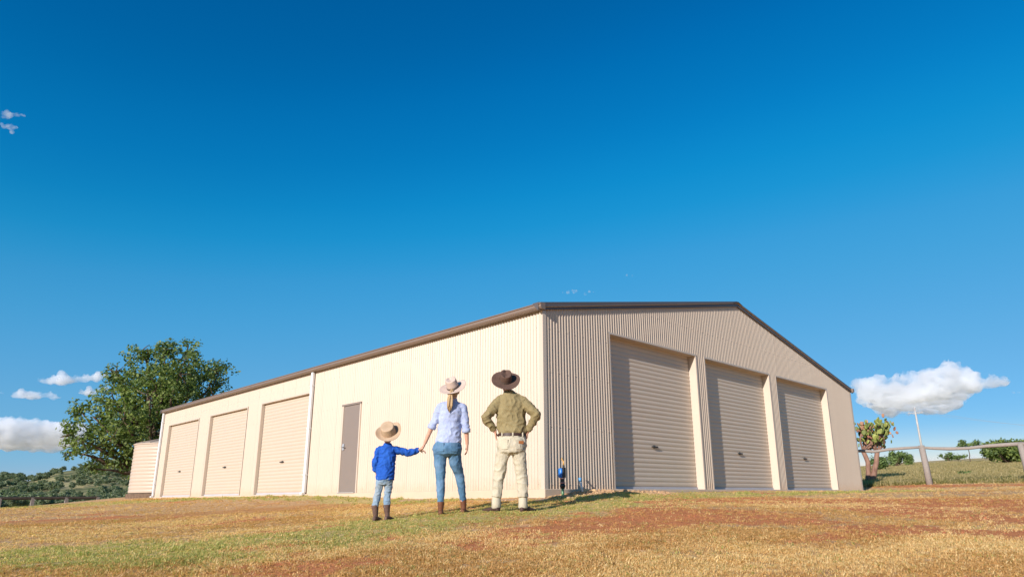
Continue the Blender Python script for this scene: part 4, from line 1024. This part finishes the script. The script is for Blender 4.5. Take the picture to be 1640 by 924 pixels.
for S_, E_, W_ in ((LS, LE, LW), (RS, RE, RW)): limbm(mb, [Vector((-.02, 0, 1.5)), S_, E_, W_], [.07, .058, .042, .028])
for h_, K_, A_ in (((-.10, 0, .86), LK, LA), ((.08, 0, .86), RK, RA)): limbm(mb, [h_, K_, A_], [.085, .056, .036])
hand(mb, LW, (.12, .25, -.9), (1, 0, 0), 1.0, -1, .30); hand(mb, RW, (-.12, .25, -.9), (-1, 0, 0), 1.0, 1, .30)
link('body', fused('body', mb, .0055, 2), M_skin, man, True)
mb = MB(); ell(mb, [(-.0, 0, 1.045, .192, .135), (-.0, -.005, 1.08, .205, .145), (-.01, -.005, 1.16, .205, .138), (-.015, 0, 1.30, .212, .14), (-.02, 0, 1.42, .218, .14), (-.02, 0, 1.51, .205, .125), (-.022, 0, 1.575, .155, .10), (-.035, .005, 1.62, .095, .082), (-.045, .01, 1.66, .078, .074)], 32)
for S_, E_, W_ in ((LS, LE, LW), (RS, RE, RW)):
    ct0 = Vector((-.02, 0, 1.47)); limbm(mb, [(-.035, .0, 1.60), S_+Vector((0, 0, .03))], [.06, .055]); limbm(mb, [ct0, S_, S_.lerp(E_, .5)+Vector((0, -.01, 0)), E_, E_.lerp(W_, .5), E_.lerp(W_, .92)], [.10, .084, .075, .064, .056, .044])
garment('shirt', mb, M_khaki, man, .009, .013, f=8.5, seed=2, diag=1.0)
mb = MB(); ell(mb, [(0, 0, 1.055, .178, .125), (0, -.005, .97, .200, .150), (-.005, -.012, .88, .208, .160), (-.015, -.008, .79, .198, .145), (-.02, 0, .765, .12, .10)], 32)
limbm(mb, [(-.105, -.01, .86), (-.15, -.005, .68), LK+Vector((-.005, 0, 0)), (-.205, 0, .28), (-.218, -.01, .19)], [.105, .089, .079, .073, .074])
limbm(mb, [(.085, -.01, .86), (.11, -.005, .68), RK, (.148, 0, .28), (.15, -.01, .19)], [.105, .090, .079, .073, .074])
garment('trousers', mb, M_moleskin, man, .009, .010, f=9, seed=5, diag=-.5)
for A_ in (LA, RA):
    mb = MB(); mb.tube([(A_.x, A_.y, .045), (A_.x, A_.y, .06), (A_.x, A_.y, .12), (A_.x, A_.y, .20), (A_.x, A_.y, .215)], [.055, .066, .062, .058, .05], 20); link('trouser_cuff', folds(mb.mesh('trouser_cuff'), .003, f=14, seed=3), M_moleskin, man, True)
mb = MB(); n = 40
mb.rings([[Vector((.0+(.188+e)*math.cos(2*math.pi*k/n), -.003+(.136+e)*math.sin(2*math.pi*k/n), z_)) for k in range(n)] for z_, e in ((1.018, .0), (1.018, .012), (1.055, .010), (1.055, -.002))], cap=False)
bl = mb.build('belt', M_belt, man, smooth=False)
for a in (-2.35, -1.52, -.75): 
    c_ = Vector((.20*math.cos(a), -.003+.1485*math.sin(a), 0)); MB().box((c_.x-.009, c_.y-.004, 1.008), (c_.x+.009, c_.y+.006, 1.065)).build('belt_loop', M_moleskin, bl)
Mx = Matrix.Translation((.125, -.140, .925)) @ Matrix.Rotation(.42, 4, 'Z'); MB().box((-.036, -.004, -.02), (.036, .012, .02), Mx).build('pocket_patch', M_patch, man)
for sx in (-1, 1):
    patch('pocket', -.004, -.012, .207, .163, sx, .27, .80, .835, .965, M_moleskin, man)
shoe('shoe', (-.195, -.05, 0.0), (-.213, -.01, .11), (-.75, .65), M_bootd, man, 1.05, .042); shoe('shoe', (.135, -.05, 0.0), (.15, -.01, .11), (.65, .75), M_bootd, man, 1.05, .042)
hat(man, HD+Vector((-.02, -.055, .045)), .205, .092, .12, math.radians(45), math.radians(3), M_hatb, .014, dent=.035, oval=1.12)
mb = MB(); mb.sphere(HD+Vector((0, -.012, .01)), (.084, .10, .10), 18, 12); link('hair', mb.mesh('hair'), M_dkhair, man, True)

# ---- woman
wom = person((.951, -2.765), 'woman in pale felt hat, light blue shirt and jeans holding the child by hand', .939)
LS, RS = Vector((-.138, 0, 1.445)), Vector((.170, 0, 1.44)); LE, RE = Vector((-.240, .0, 1.20)), Vector((.222, -.02, 1.155)); LW, RW = Vector((-.338, .03, .955)), Vector((.242, .01, .935))
HD = Vector((.028, .03, 1.665)); LK, RK = Vector((-.112, .01, .46)), Vector((.155, .12, .48)); LA, RA = Vector((-.10, -.01, .10)), Vector((.205, .19, .12))
mb = MB(); ell(mb, [(-.02, 0, .84, .13, .10), (-.03, 0, .93, .165, .115), (-.01, 0, 1.1, .135, .10), (0, 0, 1.3, .15, .105), (.01, 0, 1.42, .155, .10), (.015, 0, 1.49, .11, .075), (.02, .005, 1.53, .055, .055)])
limbm(mb, [(.015, 0, 1.48), (.02, .01, 1.56), HD+Vector((0, -.02, -.05))], [.06, .05, .05]); head(mb, HD, .96)
for S_, E_, W_ in ((LS, LE, LW), (RS, RE, RW)): limbm(mb, [Vector((.015, 0, 1.44)), S_, E_, W_], [.055, .044, .036, .023])
for h_, K_, A_ in (((-.11, 0, .84), LK, LA), ((.05, 0, .84), RK, RA)): limbm(mb, [h_, K_, A_], [.08, .048, .03])
hand(mb, LW, (-.35, .05, -.93), (-.9, .0, .35), .95, 1, .75, .02); hand(mb, RW, (.0, .12, -.98), (-.9, .1, 0), .93, 1, .32)
link('body', fused('body', mb, .0052, 2), M_skin, wom, True)
mb = MB(); ell(mb, [(-.018, 0, .945, .172, .138), (-.018, 0, .985, .176, .142), (-.012, 0, 1.10, .162, .122), (-.005, 0, 1.22, .155, .112), (.002, 0, 1.35, .168, .12), (.012, 0, 1.43, .168, .112), (.016, 0, 1.49, .125, .085), (.02, .005, 1.53, .078, .068), (.022, .008, 1.565, .064, .060)], 32)
for S_, E_, e_ in ((LS, LE, Vector((-.252, .004, 1.165))), (RS, RE, Vector((.224, -.018, 1.115)))): (limbm(mb, [Vector((.012, 0, 1.42)), S_, S_.lerp(E_, .5), E_, e_], [.08, .062, .057, .054, .05]), limbm(mb, [Vector((.018, 0, 1.50)), S_+Vector((0, 0, .02))], [.045, .042]))
garment('shirt', mb, M_stripe, wom, .0085, .010, f=10, seed=11, diag=.7)
for e_, u in ((Vector((-.252, .004, 1.165)), (LE-LW).normalized()), (Vector((.224, -.018, 1.115)), (RE-RW).normalized())):
    mb = MB(); mb.tube([e_-u*.022, e_-u*.02, e_+u*.03, e_+u*.034], [.048, .058, .061, .05], 18); link('rolled_cuff', folds(mb.mesh('rolled_cuff'), .003, f=25), M_stripe, wom, True)
mb = MB(); ell(mb, [(-.02, 0, 1.0, .155, .118), (-.028, -.006, .93, .190, .140), (-.032, -.014, .87, .205, .148), (-.03, -.01, .80, .185, .13), (-.025, 0, .765, .12, .09)], 32)
limbm(mb, [(-.125, -.005, .84), (-.125, 0, .68), LK+Vector((0, 0, .08)), LK, (-.108, 0, .33), (-.10, 0, .14)], [.096, .084, .068, .061, .056, .041])
limbm(mb, [(.06, -.005, .84), (.085, .03, .68), RK+Vector((-.02, -.02, .08)), RK, (.18, .15, .33), (.205, .19, .17)], [.096, .085, .067, .060, .054, .041])
garment('jeans', mb, M_jean, wom, .008, .006, f=12, seed=7, diag=.2)
for sx in (-1, 1):
    patch('pocket', -.031, -.012, .203, .149, sx, .25, .75, .83, .945, M_jean, wom)
shoe('boot', (-.10, -.06, .0), (-.10, -.01, .17), (.05, 1), M_bootb, wom, .88, .048); shoe('boot', (.20, .14, .01), (.205, .19, .20), (.35, .95), M_bootb, wom, .88, .048)
hat(wom, HD+Vector((.0, -.03, .055)), .195, .086, .135, math.radians(30), math.radians(-20), M_hatw, .02, dent=.03)
mb = MB(); rh = random.Random(4)
for i in range(26):
    a_ = rh.uniform(0, 6.283); r_ = rh.random()**.5; ox, oy = r_*math.cos(a_), r_*math.sin(a_); zt_ = 1.345+.07*rh.random()+.03*abs(ox)
    mb.tube([(.02+ox*.016, -.105+oy*.012, 1.68), (.0+ox*.018, -.128+oy*.012, 1.62), (-.008+ox*.036, -.148+oy*.014, 1.54), (-.012+ox*.040+rh.gauss(0, .003), -.153+oy*.014, 1.45), (-.014+ox*.030+rh.gauss(0, .004), -.150+oy*.012, zt_)], [.012, .012, .0125, .011, .003], 6)
mb.sphere(HD+Vector((0, -.012, .01)), (.08, .098, .098), 18, 12); link('hair', mb.mesh('hair'), M_blond, wom, True)

# ---- child
kid = person((.319, -3.303), 'child in wide tan hat, bright blue shirt and boots at left of the family', .952)
LS, RS = Vector((-.095, 0, .925)), Vector((.105, 0, .925)); LE, RE = Vector((-.142, -.01, .77)), Vector((.285, .01, .89)); LW, RW = Vector((-.128, .05, .63)), Vector((.443, .02, .925))
HD = Vector((.005, .03, 1.13)); LK, RK = Vector((-.095, .01, .32)), Vector((.037, .01, .32)); LA, RA = Vector((-.118, 0, .08)), Vector((.035, 0, .08))
mb = MB(); ell(mb, [(-.01, 0, .50, .085, .07), (-.01, 0, .6, .10, .08), (0, 0, .8, .105, .08), (.005, 0, .90, .10, .075), (.005, 0, .96, .06, .05)])
limbm(mb, [(.005, 0, .95), (.005, .01, 1.0), HD+Vector((0, -.01, -.04))], [.042, .036, .04]); head(mb, HD, .86)
for S_, E_, W_ in ((LS, LE, LW), (RS, RE, RW)): limbm(mb, [Vector((.005, 0, .92)), S_, E_, W_], [.04, .032, .026, .018])
for h_, K_, A_ in (((-.06, 0, .52), LK, LA), ((.04, 0, .52), RK, RA)): limbm(mb, [h_, K_, A_], [.05, .035, .024])
hand(mb, LW, (.1, .5, -.85), (1, 0, 0), .66, -1, .4); hand(mb, RW, (.98, .02, -.12), (0, -.2, -1), .68, 1, .6, .03)
link('body', fused('body', mb, .0045, 2), M_skin, kid, True)
mb = MB(); ell(mb, [(-.005, 0, .525, .118, .098), (-.005, 0, .56, .122, .102), (0, 0, .68, .118, .098), (.005, 0, .80, .118, .095), (.006, 0, .88, .122, .09), (.006, 0, .95, .105, .078), (.006, .003, .985, .06, .055), (.006, .005, 1.01, .045, .045)], 32)
limbm(mb, [(.0, 0, .92), LS, LE, LW+Vector((0, 0, .01))], [.07, .052, .046, .038]); limbm(mb, [(.005, 0, .92), RS, RE, RE.lerp(RW, .95)], [.07, .052, .046, .036])
garment('shirt', mb, M_blue_shirt, kid, .0075, .011, f=12, seed=21, diag=-.9)
mb = MB(); ell(mb, [(-.008, 0, .60, .10, .08), (-.01, -.005, .53, .112, .09), (-.012, 0, .46, .10, .075)], 28)
limbm(mb, [(-.068, 0, .52), (-.08, 0, .42), LK, (-.116, 0, .17)], [.056, .050, .043, .044]); limbm(mb, [(.04, 0, .52), (.045, 0, .42), RK, (.035, 0, .17)], [.058, .052, .044, .044])
garment('jeans', mb, M_paljean, kid, .007, .009, f=15, seed=9, diag=.3)
shoe('boot', (-.118, -.03, 0), (-.12, -.002, .20), (.45, .9), M_boott, kid, .74, .050); shoe('boot', (.032, -.03, .005), (.033, -.002, .205), (.5, .87), M_boott, kid, .74, .050)
hat(kid, HD+Vector((.012, -.05, .03)), .178, .100, .115, math.radians(45), math.radians(-22), M_hatt, .03, dent=.0, oval=1.05, band=M_hatt)
mb = MB(); mb.sphere(HD+Vector((0, -.012, .01)), (.07, .085, .085), 18, 12); link('hair', mb.mesh('hair'), M_blond, kid, True)
